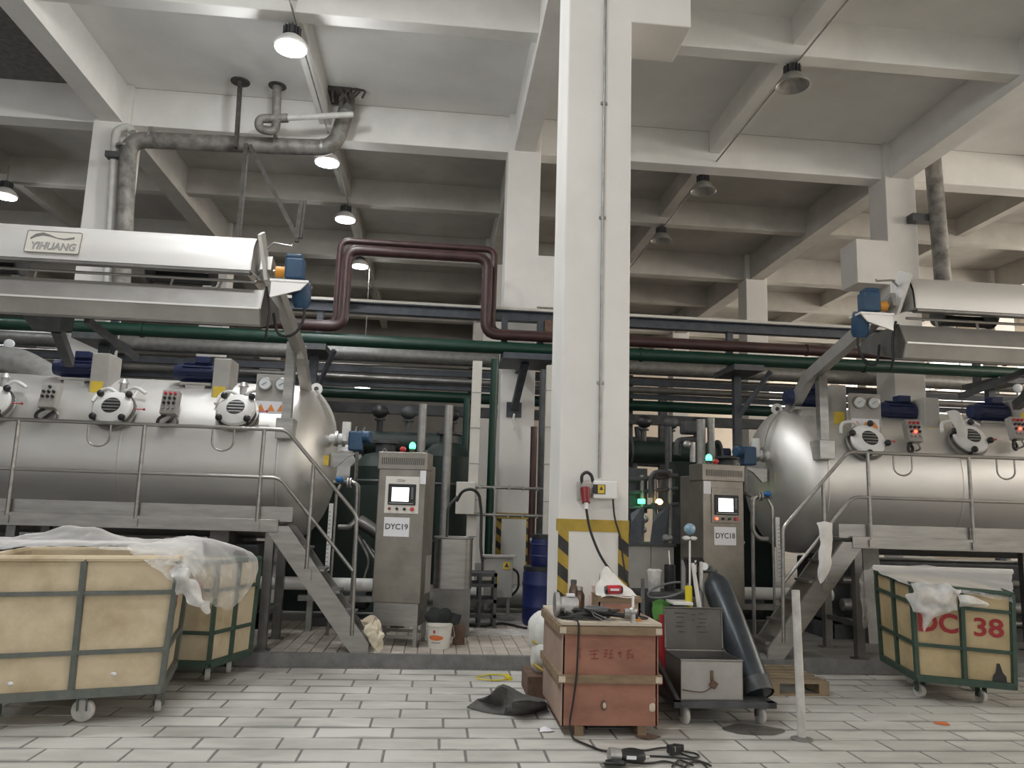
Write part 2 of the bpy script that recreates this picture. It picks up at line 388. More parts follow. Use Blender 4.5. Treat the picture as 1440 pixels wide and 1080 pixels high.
# raised platform behind the kerb
b = MB(); b.bx(-24, 19, 7.74, 36, -.12, .108); plat = struct(b.build('floor_platform', 'platform_base'))
b = MB(); b.bx(-24, 19, 7.68, 7.74, -.12, .122); struct(b.build('kerb', 'kerb_dark'))
b = MB(); b.bx(-24, 19, 9.8, 36, .1, .118); b.build('screed', 'screed', plat)
b = MB(); b.bx(-24, -2.3, 7.74, 9.8, .1, .118); b.bx(3.4, 19, 7.74, 9.8, .1, .118); b.build('screed', 'screed', plat)
pt = tile_mesh(.125, .2, .016, .004, 'tile', 'platform_tile', .003)
for i in range(28):
    for j in range(10):
        x, y = -2.05+i*.125, 7.84+j*.2 - (.1 if i % 2 else 0)*0
        o = bpy.data.objects.new('tile', pt); COL.objects.link(o); o.parent = plat; o.location = (x, y, .106+random.uniform(-.001,.001))
b = MB(); b.bx(1.48, 3.4, 7.74, 9.8, .1, .118); b.build('screed', 'screed', plat)
# drain grate along the kerb: slotted steel strip
b = MB(); b.bx(-8, 8, 7.615, 7.625, -.02, .004); b.bx(-8, 8, 7.668, 7.678, -.02, .004)
for i in range(400): b.bx(-8+i*.04, -8+i*.04+.016, 7.62, 7.672, -.012, .002)
g = single(b, 'drain_grate', 'galv_steel', 'long slotted steel drain grate running along the foot of the kerb', 'grate', smooth=0)
b = MB(); b.bx(-24, 19, 7.6, 7.69, -.12, -.05); struct(b.build('floor_drain_channel', 'kerb_dark'))

SLAB = 8.68
b = MB(); b.bx(CX[0], 19, -10, 13.5, SLAB, SLAB+.2); ceil = struct(b.build('ceiling', 'ceiling_paint'))
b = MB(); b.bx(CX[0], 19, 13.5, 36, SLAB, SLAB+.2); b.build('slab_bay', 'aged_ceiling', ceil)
b = MB(); b.bx(-24, CX[0], -10, 13.5, SLAB-.02, SLAB+.2); b.build('raw_bay', 'raw_ceiling', ceil)
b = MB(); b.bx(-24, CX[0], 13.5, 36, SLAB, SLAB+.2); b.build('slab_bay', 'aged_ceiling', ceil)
colx = [-20.5, -13.2] + CX + [15.8]
for y in [-.2] + ROWS + [33.8]:                      # main beams along X, on the column rows
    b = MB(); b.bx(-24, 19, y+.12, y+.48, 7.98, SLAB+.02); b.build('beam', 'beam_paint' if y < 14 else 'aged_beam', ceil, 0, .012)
for y in (3.2, 10.0, 16.85, 23.6, 30.4):
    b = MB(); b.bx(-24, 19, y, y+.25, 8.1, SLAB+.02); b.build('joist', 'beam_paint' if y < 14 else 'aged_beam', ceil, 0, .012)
for x in colx:
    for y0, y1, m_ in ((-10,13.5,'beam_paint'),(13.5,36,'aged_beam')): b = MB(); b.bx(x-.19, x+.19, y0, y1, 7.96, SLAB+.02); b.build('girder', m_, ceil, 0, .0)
for x in (-16.9, -9.57, -2.3, 4.94, 12.2):
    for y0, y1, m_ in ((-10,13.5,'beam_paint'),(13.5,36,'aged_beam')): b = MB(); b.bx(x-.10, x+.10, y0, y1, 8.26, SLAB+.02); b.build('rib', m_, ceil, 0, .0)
# walls: window bands right and back; front band added as fill behind the viewer
def wall(name, m, pts): 
    b = MB()
    for p in pts: b.bx(*p)
    return struct(b.build(name, m, None, 0))
wall('wall_left', 'grey_wall', [(-24.3,-24,-10,36,0,SLAB)])
wall('wall_back', 'cream_wall', [(-24,15,36,36.3,0,SLAB),(15,19,36,36.3,0,6.0),(15,19,36,36.3,7.8,SLAB)])
wall('wall_right', 'cream_wall', [(19,19.3,-10,36,0,5.4),(19,19.3,-10,36,7.7,SLAB)])
wall('wall_front', 'cream_wall', [(-24,19,-10.3,-10,0,2.2),(-24,19,-10.3,-10,7.0,SLAB)])
def window(n, x0, x1, y0, y1, z0, z1, along, glass='window_glass'):
    t = bpy.data.objects.new('window_%d' % n, None); COL.objects.link(t); THM[t.name] = Matrix.Identity(4); t['kind'] = 'structure'
    b = MB(); L = (x1-x0) if along == 'x' else (y1-y0); k = int(L/1.8)
    for i in range(k+1):
        q = i*L/k
        if along == 'x': b.bx(x0+q-.04, x0+q+.04, y0-.04, y0+.04, z0, z1)
        else: b.bx(x0-.04, x0+.04, y0+q-.04, y0+q+.04, z0, z1)
    for z in (z0, (z0+z1)/2, z1):
        if along == 'x': b.bx(x0, x1, y0-.04, y0+.04, z-.04, z+.04)
        else: b.bx(x0-.04, x0+.04, y0, y1, z-.04, z+.04)
    b.build('frame', 'white_enamel', t, 0)
    for i in range(k):
        b = MB(); q = i*L/k
        if along == 'x': b.bx(x0+q+.04, x0+q+L/k-.04, y0-.004, y0+.004, z0, z1)
        else: b.bx(x0-.004, x0+.004, y0+q+.04, y0+q+L/k-.04, z0, z1)
        b.build('pane', glass, t, 0)
window(1, 15, 19, 36.1, 36.1, 6.0, 7.8, 'x')
window(2, 19.1, 19.1, -10, 36, 5.4, 7.7, 'y')
window(3, -24, 19, -10.1, -10.1, 2.2, 7.0, 'x', 'window_glass_front')  # unseen band behind the viewer, added as front fill
b = MB(); b.bx(-24, 2.2, 30.0, 30.2, 0, SLAB); struct(b.build('wall_partition', 'grey_wall', None, 0))
# columns
def column(n, x, y, lab, corbel=True):
    t = bpy.data.objects.new('column_%d' % n, None); COL.objects.link(t); t.location = (x, y+CW/2, 0)
    THM[t.name] = Matrix.Translation((x, y+CW/2, 0)); struct(t, lab)
    b = MB(); b.bx(x-CW/2, x+CW/2, y, y+CW, -.02, SLAB); b.build('shaft', 'white_paint', t, 0, .015)
    if corbel:
        c = MB(); c.prism([(x+CW/2-.02, y+.02, 5.95), (x+CW/2+.58, y+.02, 5.95), (x+CW/2+.58, y+.02, 6.62), (x+CW/2-.02, y+.02, 6.62)], (0, CW-.04, 0))
        c.build('corbel', 'white_paint', t, 0, .01)
    return t
n = 1
for yi, y in enumerate(ROWS):
    for xi, x in enumerate([-13.2]+CX+[15.8]):
        if yi == 0 and x != CX[1]: continue
        main = (yi == 0); c = column(n, x, y, 'white painted concrete column' , corbel=False); n += 1
        if main: colA = c
        if yi == 1 and x == CX[1]: colB = c
        if yi == 1 and x == CX[2]: colR = c
def corbel(t, x0, x1, y, z0, z1):
    c = MB(); c.bx(x0, x1, y+.0, y+CW, z0, z1); c.build('corbel', 'white_paint', t, 0, .01)
corbel(colA, CX[1]+.28, 2.2, 6.6, 6.05, 7.6)
corbel(colB, CX[1]+.28, 2.15, 13.4, 5.05, 6.0)
corbel(colR, 7.62, CX[2]-.28, 13.4, 5.85, 6.7)
colA['label'] = 'white column nearest the viewer with hazard stripes and plug socket'
colB['label'] = 'white column behind the pipe rack with hazard stripes at its foot'
def hazard(t, x, y, zt, zb=.12):
    w_ = .088
    for sx in (-1, 1):
        x0 = x + sx*(CW/2-w_/2)
        b = MB(); b.bx(x0-w_/2, x0+w_/2, y-.006, y+.002, zb, zt-.1); b.build('hazard_strip', 'yellow_paint', t, 0)
        z = zb; s = MB()
        while z < zt-.1:
            pts = [(x0-w_/2, z+.07), (x0+w_/2, z), (x0+w_/2, z+.11), (x0-w_/2, z+.18)]
            pts = [(px_, min(max(pz, zb), zt-.1)) for px_, pz in pts]
            if max(p[1] for p in pts)-min(p[1] for p in pts) > .02: s.prism([(p[0], y-.009, p[1]) for p in pts], (0, .004, 0))
            z += .225
        s.build('stripe', 'stripe_black', t, 0)
    b = MB(); b.bx(x-CW/2-.004, x+CW/2+.004, y-.006, y+.1, zt-.1, zt); b.build('yellow_band', 'yellow_paint', t, 0)
hazard(colA, CX[1], 6.6, 1.43, 0.0); hazard(colB, CX[1], 13.4, 1.43, .12)
# conduit on the near column, switch box, plug with cords
t = thing('conduit', 'thin steel conduit with clips running up the near white column', 'conduit', (1.36, 6.58, 1.75))
xa = P(843, 660, 6.58).x
b = MB(); b.tube([(xa, 6.585, 1.78), (xa, 6.585, 8.4)], .012, 8); b.build('tube', 'galv_steel', t)
for z in (2.6, 4.1, 5.2, 6.3): b = MB(); b.bx(xa-.03, xa+.03, 6.58, 6.6, z-.012, z+.012); b.build('clip', 'galv_steel', t, 0)
p0 = P(833, 676, 6.55); p1 = P(866, 702, 6.55)
t = thing('switch_box', 'white switch box with yellow warning sticker on the near column', 'switch box', ((p0.x+p1.x)/2, 6.6, p1.z))
b = MB(); b.bx(p0.x, p1.x, 6.5, 6.6, p1.z, p0.z); b.build('box', 'white_plastic', t, 0, .01)
q0 = P(834, 681, 6.5); q1 = P(851, 695, 6.5)
b = MB(); b.bx(q0.x, q1.x, 6.494, 6.502, q1.z, q0.z); b.build('window', 'black_plastic', t, 0)
q0 = P(841, 682, 6.49); q1 = P(850, 694, 6.49); xm = (q0.x+q1.x)/2
b = MB(); b.bx(q0.x, q1.x, 6.488, 6.496, q1.z, q0.z); st = b.build('warning_sticker', 'label_yellow', t, 0)
b = MB(); b.prism([(xm-.016, 6.486, q1.z+.028), (xm+.016, 6.486, q1.z+.028), (xm, 6.486, q0.z-.008)], (0, .003, 0)); b.build('warning_mark', 'ink_dark', st, 0)
t = thing('wall_socket', 'grey wall socket holding a dark red industrial plug on the near column', 'socket', P(822, 690, 6.58))
c0 = P(820, 690, 6.55)
b = MB(); b.box((c0.x, 6.56, c0.z), (.09, .08, .16)); b.box((c0.x+.02, 6.53, c0.z+.02), (.075, .1, .1)); b.build('housing', 'light_grey_paint', t, 0, .01)
c1 = P(823, 697, 6.48); b = MB(); b.cyl((c1.x, 6.49, c1.z+.06), (c1.x, 6.44, c1.z-.06), .042, .034, 14); b.build('plug', 'plug_red', t)
b = MB(); b.cyl((c1.x, 6.44, c1.z-.06), (c1.x, 6.43, c1.z-.11), .02, .014, 10); b.build('gland', 'white_plastic', t)
a = P(818, 680, 6.53); b = MB(); b.tube([a, P(818, 668, 6.52), P(825, 663, 6.52), P(832, 668, 6.52), P(834, 678, 6.53)], .014, 8, .05); b.build('loop_hose', 'black_rubber', t)
b = MB(); b.tube([(c1.x, 6.43, c1.z-.1), P(829, 745, 6.42), P(845, 785, 6.40), P(868, 815, 6.38), P(890, 842, 6.34), P(902, 862, 6.3), PZ(905, 905, .3), PZ(908, 940, .02)], .011, 8, .15)
single(b, 'power_cord', 'cord_black', 'black cord hanging from the red plug down to the crate', 'cord')
b = MB(); b.tube([P(862, 702, 6.55), P(864, 730, 6.54), P(873, 755, 6.54), P(876, 790, 6.53), P(884, 825, 6.5), P(890, 850, 6.46), (1.66, 6.5, .3), (1.72, 6.45, .02)], .008, 8, .15)
single(b, 'power_cord', 'cord_black', 'thin dark cord hanging from the white switch box', 'cord')
# ---------------------------------------------------------------- high-bay lamps
GLOW = .42
def make_lamp(name, lab, x, y, z, lit, group, s=1.0, pw=1.0):
    t = thing(name, lab, 'lamp', (x, y, z), 0, group); up = (0,0,1); o = Vector((x,y,z))
    b = MB(); b.rev([(.06*s,.0),(.20*s,.0),(.235*s,.02),(.24*s,.03),(.18*s,.12),(.12*s,.17),(.10*s,.18)] if lit else [(.09*s,.13),(.20*s,.012),(.24*s,-.01),(.25*s,-.005),(.21*s,.06),(.14*s,.16),(.10*s,.18)], o, up, 24); b.build('reflector', 'white_enamel' if lit else 'lamp_off', t)
    b = MB(); b.rev([(.03*s,-.035),(.12*s,-.03),(.215*s,-.012),(.215*s,.004)] if lit else [(.10*s,.12),(.10*s,.13)], o, up, 24); b.build('lens', 'lamp_lit' if lit else 'lamp_reflector', t)
    b = MB(); b.rev([(.085*s,.18),(.085*s,.32)], o, up, 20)
    for i in range(14):
        a = i*2*math.pi/14; d = Vector((math.cos(a), math.sin(a), 0))*s
        b.bar(o+d*.1+Vector((0,0,.18*s)), o+d*.1+Vector((0,0,.31*s)), .05*s, .012*s, tuple(d.cross(Vector((0,0,1)))))
    b.build('heat_sink', 'dark_steel', t, 30)
    b = MB(); b.cyl(o+Vector((0,0,.31*s)), o+Vector((0,0,.38*s)), .035*s, .02*s, 10); b.tube([o+Vector((0,0,.38*s)), (x,y,8.27 if z > 6 else 7.99)], .012, 6); b.build('hanger', 'dark_steel' if not lit else 'galv_steel', t)
    if lit:
        l = bpy.data.lights.new('lamp_light', 'AREA'); l.shape = 'DISK'; l.size = .42; l.energy = LAMP_W*pw; l.color = (.96, .985, 1)
        lo = bpy.data.objects.new('lamp_light', l); COL.objects.link(lo); lo.location = (x, y, z-.02)
        l = bpy.data.lights.new('lens_glow', 'POINT'); l.shadow_soft_size = .12; l.energy = LAMP_W*pw*GLOW; l.color = (.96, .985, 1)      # light the domed lens throws sideways and up
        lo = bpy.data.objects.new('lens_glow', l); COL.objects.link(lo); lo.location = (x, y, z-.14)
    return t
LP = P(412, 62, 10.2); 
for y, lab in ((-.1,'lit lamp above the floor, first of the row of lit lamps'), (3.3,'lit lamp over the foreground floor'), (6.9,'lit lamp above the walkway of the near machine'),
               (10.3,'large bright lit lamp closest on the ceiling above the tank'), (14.0,'lit lamp under the elbow of the grey duct'), (16.95,'lit lamp with black housing above the purple pipe loop'),
               (20.4,'small lit lamp seen under the steel beam, behind the purple pipe loop')):
    make_lamp('highbay_lamp', lab, -2.3, y, 7.74, True, 'lit high-bay lamps', pw=1.0 if y < 12 else .18)
for y, lab in ((3.4,'lit lamp far along the dark bay, behind the viewer'),(9.9,'lit lamp in the dark raw bay'),(16.4,'lit lamp at the edge of the dark bay, beside the white column')):
    make_lamp('highbay_lamp', lab, -9.2, y, 7.58, True, 'lit high-bay lamps', pw=.5)
make_lamp('highbay_lamp', 'low lit lamp hanging behind the green pipes over the back machines', -2.05, 20.5, 4.48, True, 'lit high-bay lamps', .9, .12)
for y, lab in ((10.2,'large unlit lamp closest on the ceiling beside the near column'), (14.1,'middle unlit lamp of the dark row'), (17.0,'small dark unlit lamp, farthest of the unlit row')):
    make_lamp('highbay_lamp', lab, 4.92, y, 7.74, False, 'unlit high-bay lamps')
for x, lab in ((4.92, 'ceiling conduit running above the unlit lamps'), (-2.3, 'ceiling conduit running above the lit lamps')):
    b = MB(); b.tube([(x+.06, 4, 8.095), (x+.06, 26, 8.095)], .014, 8)
    single(b, 'ceiling_conduit', 'galv_steel', lab, 'conduit')
# ---------------------------------------------------------------- dyeing machines and their access platforms
AX_Y, AX_Z, TR = 9.5, 1.97, .90
def tank_hit(x, y, R=TR):
    d = ray(x, y); oy, oz = -AX_Y, EYE-AX_Z
    a = d.y*d.y+d.z*d.z; bb = 2*(oy*d.y+oz*d.z); c = oy*oy+oz*oz-R*R; D = bb*bb-4*a*c
    k = (-bb-math.sqrt(max(D,0)))/(2*a); p = EYEV+d*k; n = Vector((0, p.y-AX_Y, p.z-AX_Z)).normalized(); return p, n
def frame_of(n): 
    ux = Vector((1,0,0)); uy = n.cross(ux).normalized(); return ux, uy
def machine(side):
    L = side == 'L'
    fx = (lambda x: x) if L else (lambda x: 2.74-x)
    mb = lambda: MB(fx)
    lab = 'long stainless dyeing machine tank with %s' % ('the branded white hood and control cabinet 19' if L else 'plain curved hood beside control cabinet 18')
    t = thing('dyeing_machine', lab, 'machine', (fx(-4), AX_Y, .118))
    X0, X1 = -7.2, -1.72
    b = mb(); b.rev([(TR,0),(TR,X1-X0)], (X0,AX_Y,AX_Z), (1,0,0), 56, caps=False); b.build('tank_shell', 'tank_steel', t, 40)
    prof = [(TR,0),(TR,.06)]+[(TR*math.cos(a*math.pi/24), .06+.46*math.sin(a*math.pi/24)) for a in range(1,12)]+[(.0,.52)]
    b = mb(); b.rev(prof, (X1,AX_Y,AX_Z), (1,0,0), 56, caps=False); hd = b.build('tank_head', 'tank_steel', t, 60)
    b = mb(); b.rev([(TR,0),(.0,-.4)], (X0,AX_Y,AX_Z), (1,0,0), 40, caps=False); b.build('tank_head', 'tank_steel', t, 60)
    b = mb(); b.rev([(TR+.004,-.012),(TR+.008,0),(TR+.004,.012)], (X1,AX_Y,AX_Z), (1,0,0), 56, caps=False); b.build('weld_seam', 'tank_steel', hd)
    for x in (-5.2, -3.35): b = mb(); b.rev([(TR+.002,-.01),(TR+.005,0),(TR+.002,.01)], (x,AX_Y,AX_Z), (1,0,0), 56, caps=False); b.build('weld_seam', 'tank_steel', t)
    # lifting lug, nameplate and hose on the head
    b = mb(); b.rev([(.02,-.015),(.07,-.015),(.07,.015),(.02,.015)], (-1.48,9.42,2.84), (0,1,0), 18); b.box((-1.52,9.42,2.76), (.14,.028,.14)); b.build('lifting_lug', 'white_enamel', hd)
    b = mb(); b.rev([(.001,-.017),(.028,-.017),(.028,.017),(.001,.017)], (-1.48,9.42,2.84), (0,1,0), 14); b.build('lug_hole', 'dark_steel', hd)
    q = P(460, 647, 9.0) if L else P(1093, 672, 9.0)
    b = MB(); xx = q.x + (-.03 if L else .03); b.box((xx, 9.02, q.z), (.09,.02,.11), Matrix.Rotation(-.6 if not L else .6, 3, 'Z')); b.build('rating_plate', 'label_yellow', hd, 0)
    b = mb(); b.tube([(-1.46,9.3,2.80),(-1.3,9.25,2.62),(-1.2,9.2,2.40),(-1.19,9.2,2.15)], .018, 8, .2); b.build('hose', 'light_grey_paint', hd)
    # saddle legs
    for x in (-2.3, -5.6):
        b = mb(); b.prism([(x-.1,AX_Y-.75,.118),(x-.1,AX_Y+.75,.118),(x-.1,AX_Y+.65,1.55),(x-.1,AX_Y+.3,1.12),(x-.1,AX_Y-.3,1.12),(x-.1,AX_Y-.65,1.55)], (.2,0,0)); b.build('saddle', 'plate_steel', t, 0)
    # pipes under the kier, plus dark box and skid added for its black shade
    b = mb(); b.bx(-6.8,-1.95,9.15,10.0,.30,1.02); b.build('service_tank', 'dark_steel', t, 0, .03)
    b = mb(); b.bx(-6.9,-1.85,9.05,9.12,.118,.28); b.bx(-6.9,-1.85,9.95,10.02,.118,.28); b.bx(-1.95,-1.85,9.05,10.02,.118,.28); b.build('skid', 'dark_steel', t, 0)
    for z_, r_, m_ in ((.52,.07,'galv_steel'),(.80,.05,'plate_steel'),(.34,.04,'plate_steel')): b = mb(); b.tube([(-6.8,8.95,z_),(-2.0,8.95,z_)], r_, 12); b.build('service_pipe', m_, t)
    # manholes
    holes = [(335,571,0),(163,568,0),(-8,560,0)] if L else [(1214,612,.5),(1357,610,.5)]
    for (hx, hy, tw) in holes:
        p, n = tank_hit(hx, hy+14); ux, uy = frame_of(n); uy = -uy if uy.z < 0 else uy
        d = (n*.85 + Vector((0,-.35,0))).normalized(); o = p-n*.06
        b = MB(); b.rev([(.19,0),(.19,.10),(.225,.10),(.225,.13),(.19,.13),(.19,.15)], o, n, 28); mh = b.build('manhole', 'steel', t)
        b = MB(); b.rev([(.20,.155),(.205,.175),(.19,.20),(.13,.225),(.085,.23)], o, n, 28); b.build('lid', 'white_enamel', mh)
        b = MB(); b.rev([(.001,.231),(.095,.231),(.095,.226)], o, n, 24); b.build('sight_glass', 'dark_grille', mh)
        for k in range(4):
            zz = -.06+.04*k; hw = math.sqrt(.09**2-zz*zz)
            c = o+n*.234+uy*zz; b = MB(); b.bar(c-ux*hw, c+ux*hw, .012, .01, tuple(n)); b.build('grille_bar', 'galv_steel', mh, 0)
        for k in range(4):
            a = math.pi/4+k*math.pi/2+tw; c = o + n*.2 + .205*(math.cos(a)*ux+math.sin(a)*uy)
            b = MB(); b.ell(c+n*.03, .038,.038,.038, 10, 7); b.cyl(c-n*.08, c+n*.02, .016, None, 8); b.build('clamp_knob', 'black_plastic', mh)
        c = o+uy*.26+n*.05; b = MB(); b.cyl(c, c+Vector((0,0,.12)), .04, None, 12); b.cyl(c+Vector((0,0,.12)), c+Vector((0,0,.17)), .055, .03, 12); b.build('vent_valve', 'alu_cast', mh)
        b = MB(); c = o+uy*.22+n*.1; b.tube([c-ux*.02, c-ux*.10+uy*.05+n*.05, c-ux*.22+uy*.05, c-ux*.26-uy*.1], .02, 8, .1); b.tube([c+ux*.04+uy*.05, c+ux*.14+uy*.1+n*.03, c+ux*.26+uy*.03], .02, 8, .1); b.build('hinge_arm', 'white_enamel', mh)
        c = o+n*.17+ux*.22; b = MB(); b.cyl(c, c+ux*.09, .006, None, 6); b.ell(c+ux*.1, .014,.014,.014, 8, 5); b.build('lever', 'bright_red', mh)
    # drive motors with belt guard
    motors = [(280,525,318,556,.0),(112,518,152,549,.0)] if L else [(1133,560,1172,590,0),(1262,578,1307,612,0),(1392,580,1430,575,0)]
    for i, (mx_, my, gx, gy, _) in enumerate(motors):
        Y = 9.1; c = P(mx_, my, Y); g = P(gx, gy, Y-.1)
        r = .105
        b = MB(); b.rev([(.05,-.27),(.085,-.26),(r*.95,-.20),(r,-.19),(r,.20),(.06,.21)], c, (1,0,0), 20)
        for k in range(12):
            a = 2*math.pi*k/12; d = Vector((0,math.cos(a),math.sin(a))); b.bar(c+d*(r+.008)-Vector((.16,0,0)), c+d*(r+.008)+Vector((.16,0,0)), .012, .02, tuple(d))
        mo = b.build('motor', 'motor_blue', t, 40)
        b = MB(); b.box(c+Vector((.05,-.02,r+.04)), (.16,.14,.08)); b.build('terminal_box', 'motor_blue', mo, 0, .01)
        b = MB(); b.box(c+Vector((0,0,-r-.03)), (.34,.2,.03)); b.prism([c+Vector((-.11,-.1,-r-.04)), c+Vector((.11,-.1,-r-.04)), c+Vector((.08,-.1,-r-.34)), c+Vector((-.09,-.1,-r-.34))], (0,.22,0)); b.build('pedestal', 'light_grey_paint', mo, 0)
        gz0 = min(g.z-.12, c.z-.22); gx0 = c.x+.215
        b = MB(); b.bx(gx0, gx0+.19, Y-.22, Y+.12, gz0, c.z+.15); gd = b.build('belt_guard', 'light_grey_paint', t, 0, .012)
        b = MB(); b.bx(gx0+.02, gx0+.15, Y-.226, Y-.218, gz0+.06, gz0+.20); b.build('sticker', 'label_yellow', gd, 0)
        b = MB(); b.bx(gx0+.06, gx0+.12, Y-.1, Y+.02, gz0-.25, gz0+.02); b.build('bracket', 'light_grey_paint', gd, 0)
    # push-button stations
    for (px_, py_, red) in ([(240,567,1),(71,558,0)] if L else [(1283,607,2),(1429,603,2)]):
        Y = 8.62; c = P(px_, py_, Y); R_ = Matrix.Rotation(math.radians(-14), 3, 'X')
        b = MB(); b.box(c, (.17,.10,.27), R_); cb = b.build('control_box', 'light_grey_paint', t, 0, .008)
        for r_ in range(4):
            for k in range(3):
                if not red and (r_ > 2 or (r_ == 0 and k != 1)): continue
                q = c + R_ @ Vector((-.05+.05*k, -.055, .09-.055*r_))
                nn = R_ @ Vector((0,-1,0)); m_ = 'bright_red' if (r_ == 0 and red) else ('black_plastic' if r_ < 3 else 'alu_cast')
                if red == 2 and r_ == 2 and k == 1: m_ = 'led_red'
                b = MB(); b.cyl(q, q+nn*.022, .016, .014, 10); b.build('button', m_, cb)
        b = MB(); b.tube([c+Vector((-.03,-.02,-.13)), c+Vector((-.09,-.05,-.17)), c+Vector((-.10,-.06,-.23)), c+Vector((-.05,-.04,-.26)), c+Vector((0,.0,-.20)), c+Vector((.02,.1,-.12))], .017, 8, .05); b.build('cable', 'black_rubber', cb)
        b = MB(); b.tube([c+Vector((.06,.0,-.13)), c+Vector((.1,.0,-.2)), c+Vector((.03,.1,-.24))], .012, 6, .04); b.build('bracket', 'steel', cb)
    # pressure gauge panel
    c = P(384, 557, 8.75) if L else P(1217, 582, 8.75)
    b = MB(); b.bx(c.x-.19, c.x+.19, 8.74, 8.80, c.z-.24, c.z+.24); gp = b.build('gauge_panel', 'light_grey_paint', t, 0, .006)
    for k in (-.09, .09):
        b = MB(); b.rev([(.075,0),(.075,.03),(.062,.035)], (c.x+k,8.74,c.z+.13), (0,-1,0), 22); b.build('gauge_bezel', 'steel', gp)
        b = MB(); b.rev([(.06,0),(.06,.038)], (c.x+k,8.74,c.z+.13), (0,-1,0), 22); b.build('gauge_dial', 'gauge_face', gp)
        b = MB(); b.bar((c.x+k-.03,8.698,c.z+.115), (c.x+k+.02,8.698,c.z+.145), .004, .006, (0,1,0)); b.build('needle', 'ink_dark', gp, 0)
    b = MB(); b.bx(c.x-.18, c.x+.16, 8.735, 8.742, c.z-.20, c.z-.06); b.build('warning_label', 'paper', gp, 0)
    for k in range(3):
        xx = c.x-.12+.11*k; b = MB(); b.prism([(xx-.045,8.732,c.z-.17), (xx+.045,8.732,c.z-.17), (xx,8.732,c.z-.09)], (0,.004,0)); b.build('warning_triangle', 'warning_orange', gp, 0)
    # support post and slanted arm carrying the hood
    ax = -1.64
    for xx, nm in ((ax, 0), (-5.9, 1)):
        b = mb(); b.bx(xx-.05, xx+.05, 8.52, 8.62, 2.36, 3.22); b.build('post', 'steel', t, 0)
        b = mb(); b.bx(xx-.09, xx+.09, 8.47, 8.72, 2.16, 2.38); b.build('post_foot', 'steel', t, 0, .006)
        b = mb(); b.bar((xx+.07, 9.35, 2.72), (xx+.07, 8.70, 3.16), .10, .15, (0,-.5,1)); b.bar((xx+.07,8.74,3.13), (xx+.02,6.98,3.62), .10, .14, (0,0,1)); b.build('arm', 'trough_steel', t, 0)
        b = mb(); b.bar((xx+.03,7.05,3.50), (xx-.02,6.88,3.86), .03, .22, (0,1,0)); b.build('end_plate', 'hood_steel', t, 0)
    b = mb(); b.box((-1.40,7.06,3.46), (.34,.22,.02)); b.prism([(-1.56,6.96,3.45),(-1.24,6.96,3.45),(-1.3,6.96,3.38),(-1.56,6.96,3.30)], (0,.02,0)); b.build('motor_bracket', 'hood_steel', t, 0)
    b = mb(); b.box((-1.37,7.04,3.585), (.17,.15,.20)); b.box((-1.38,7.04,3.70), (.15,.13,.05)); gm = b.build('gear_motor', 'actuator_blue', t, 0, .02)
    b = mb(); b.rev([(.075,0),(.085,.03),(.085,.20),(.06,.25)], (-1.31,7.07,3.50), (0,.25,-1), 18); b.build('fan_cover', 'actuator_blue', gm)
    b = mb(); b.cyl((-1.455,7.04,3.56), (-1.54,7.04,3.56), .05, None, 14); b.build('coupling', 'coupling_orange', t)
    b = mb(); b.cyl((-1.54,7.04,3.56), (-1.70,7.04,3.56), .022, None, 10); b.build('drive_shaft', 'steel', t)
    b = mb(); b.tube([(-1.28,7.1,3.38),(-1.27,7.1,3.12),(-1.36,7.1,2.98),(-1.52,7.2,3.0),(-1.58,7.25,3.22)], .013, 8, .1); b.build('cable', 'black_rubber', t)
    b = mb(); b.tube([(-1.62,6.95,3.74),(-1.56,6.95,3.80),(-1.40,6.95,3.78),(-1.40,6.95,3.80)], .010, 6); b.build('handle', 'steel', t)
    b = mb(); b.tube([(-1.6,6.98,3.4),(-1.56,7.0,3.2),(-1.57,7.0,3.02),(-1.6,7.1,2.94)], .012, 6, .06); b.build('cable', 'black_rubber', t)
    # curved hood, reel and trough
    HX0 = -6.3
    hp = [(6.83,3.50),(6.835,3.60),(6.85,3.69),(6.89,3.77),(6.95,3.825),(7.04,3.86),(7.2,3.875)]
    inn = [(y+.02, z-.012) for y, z in reversed(hp)]
    b = mb(); b.prism([(HX0,y,z) for y, z in hp+inn], (-1.71-HX0,0,0)); hood = b.build('hood', 'hood_steel', t, 40)
    for xx in (-1.71, HX0): b = mb(); b.prism([(xx,y,z) for y, z in hp]+[(xx,7.2,3.52),(xx,6.9,3.50)], (-.012,0,0)); b.build('hood_end', 'hood_steel', hood, 0)
    b = mb(); b.prism([(HX0,6.82,3.49),(HX0,6.90,3.49),(HX0,6.90,3.47),(HX0,6.82,3.47)], (-1.72-HX0,0,0)); b.build('drip_lip', 'plate_steel', hood, 0)
    b = mb(); b.cyl((HX0,7.08,3.56), (-1.7,7.08,3.56), .03, None, 12); b.build('reel_shaft', 'steel', t)
    for x0 in (-5.4, -3.75, -2.1):
        b = mb()
        for k in range(6):
            a = k*math.pi/3; b.bar((x0-.55,7.08+.10*math.cos(a),3.52+.10*math.sin(a)), (x0,7.08+.10*math.cos(a),3.52+.10*math.sin(a)), .05, .012, (0,-math.sin(a)*0+math.cos(a),math.sin(a)))
        for xx in (x0-.55, x0): b.rev([(.12,-.01),(.12,.01)], (xx,7.08,3.52), (1,0,0), 18)
        b.build('reel', 'dark_steel', t, 30)
    b = mb(); b.cyl((HX0,6.94,3.425), (-1.68,6.94,3.425), .014, None, 8); b.build('guide_rod', 'steel', t)
    for x0 in (-5.9,-4.9,-3.95,-3.55,-2.4,-1.98): b = mb(); b.bar((x0,6.94,3.425), (x0-.03,6.965,3.35), .02, .012); b.build('rod_bracket', 'steel', t, 0)
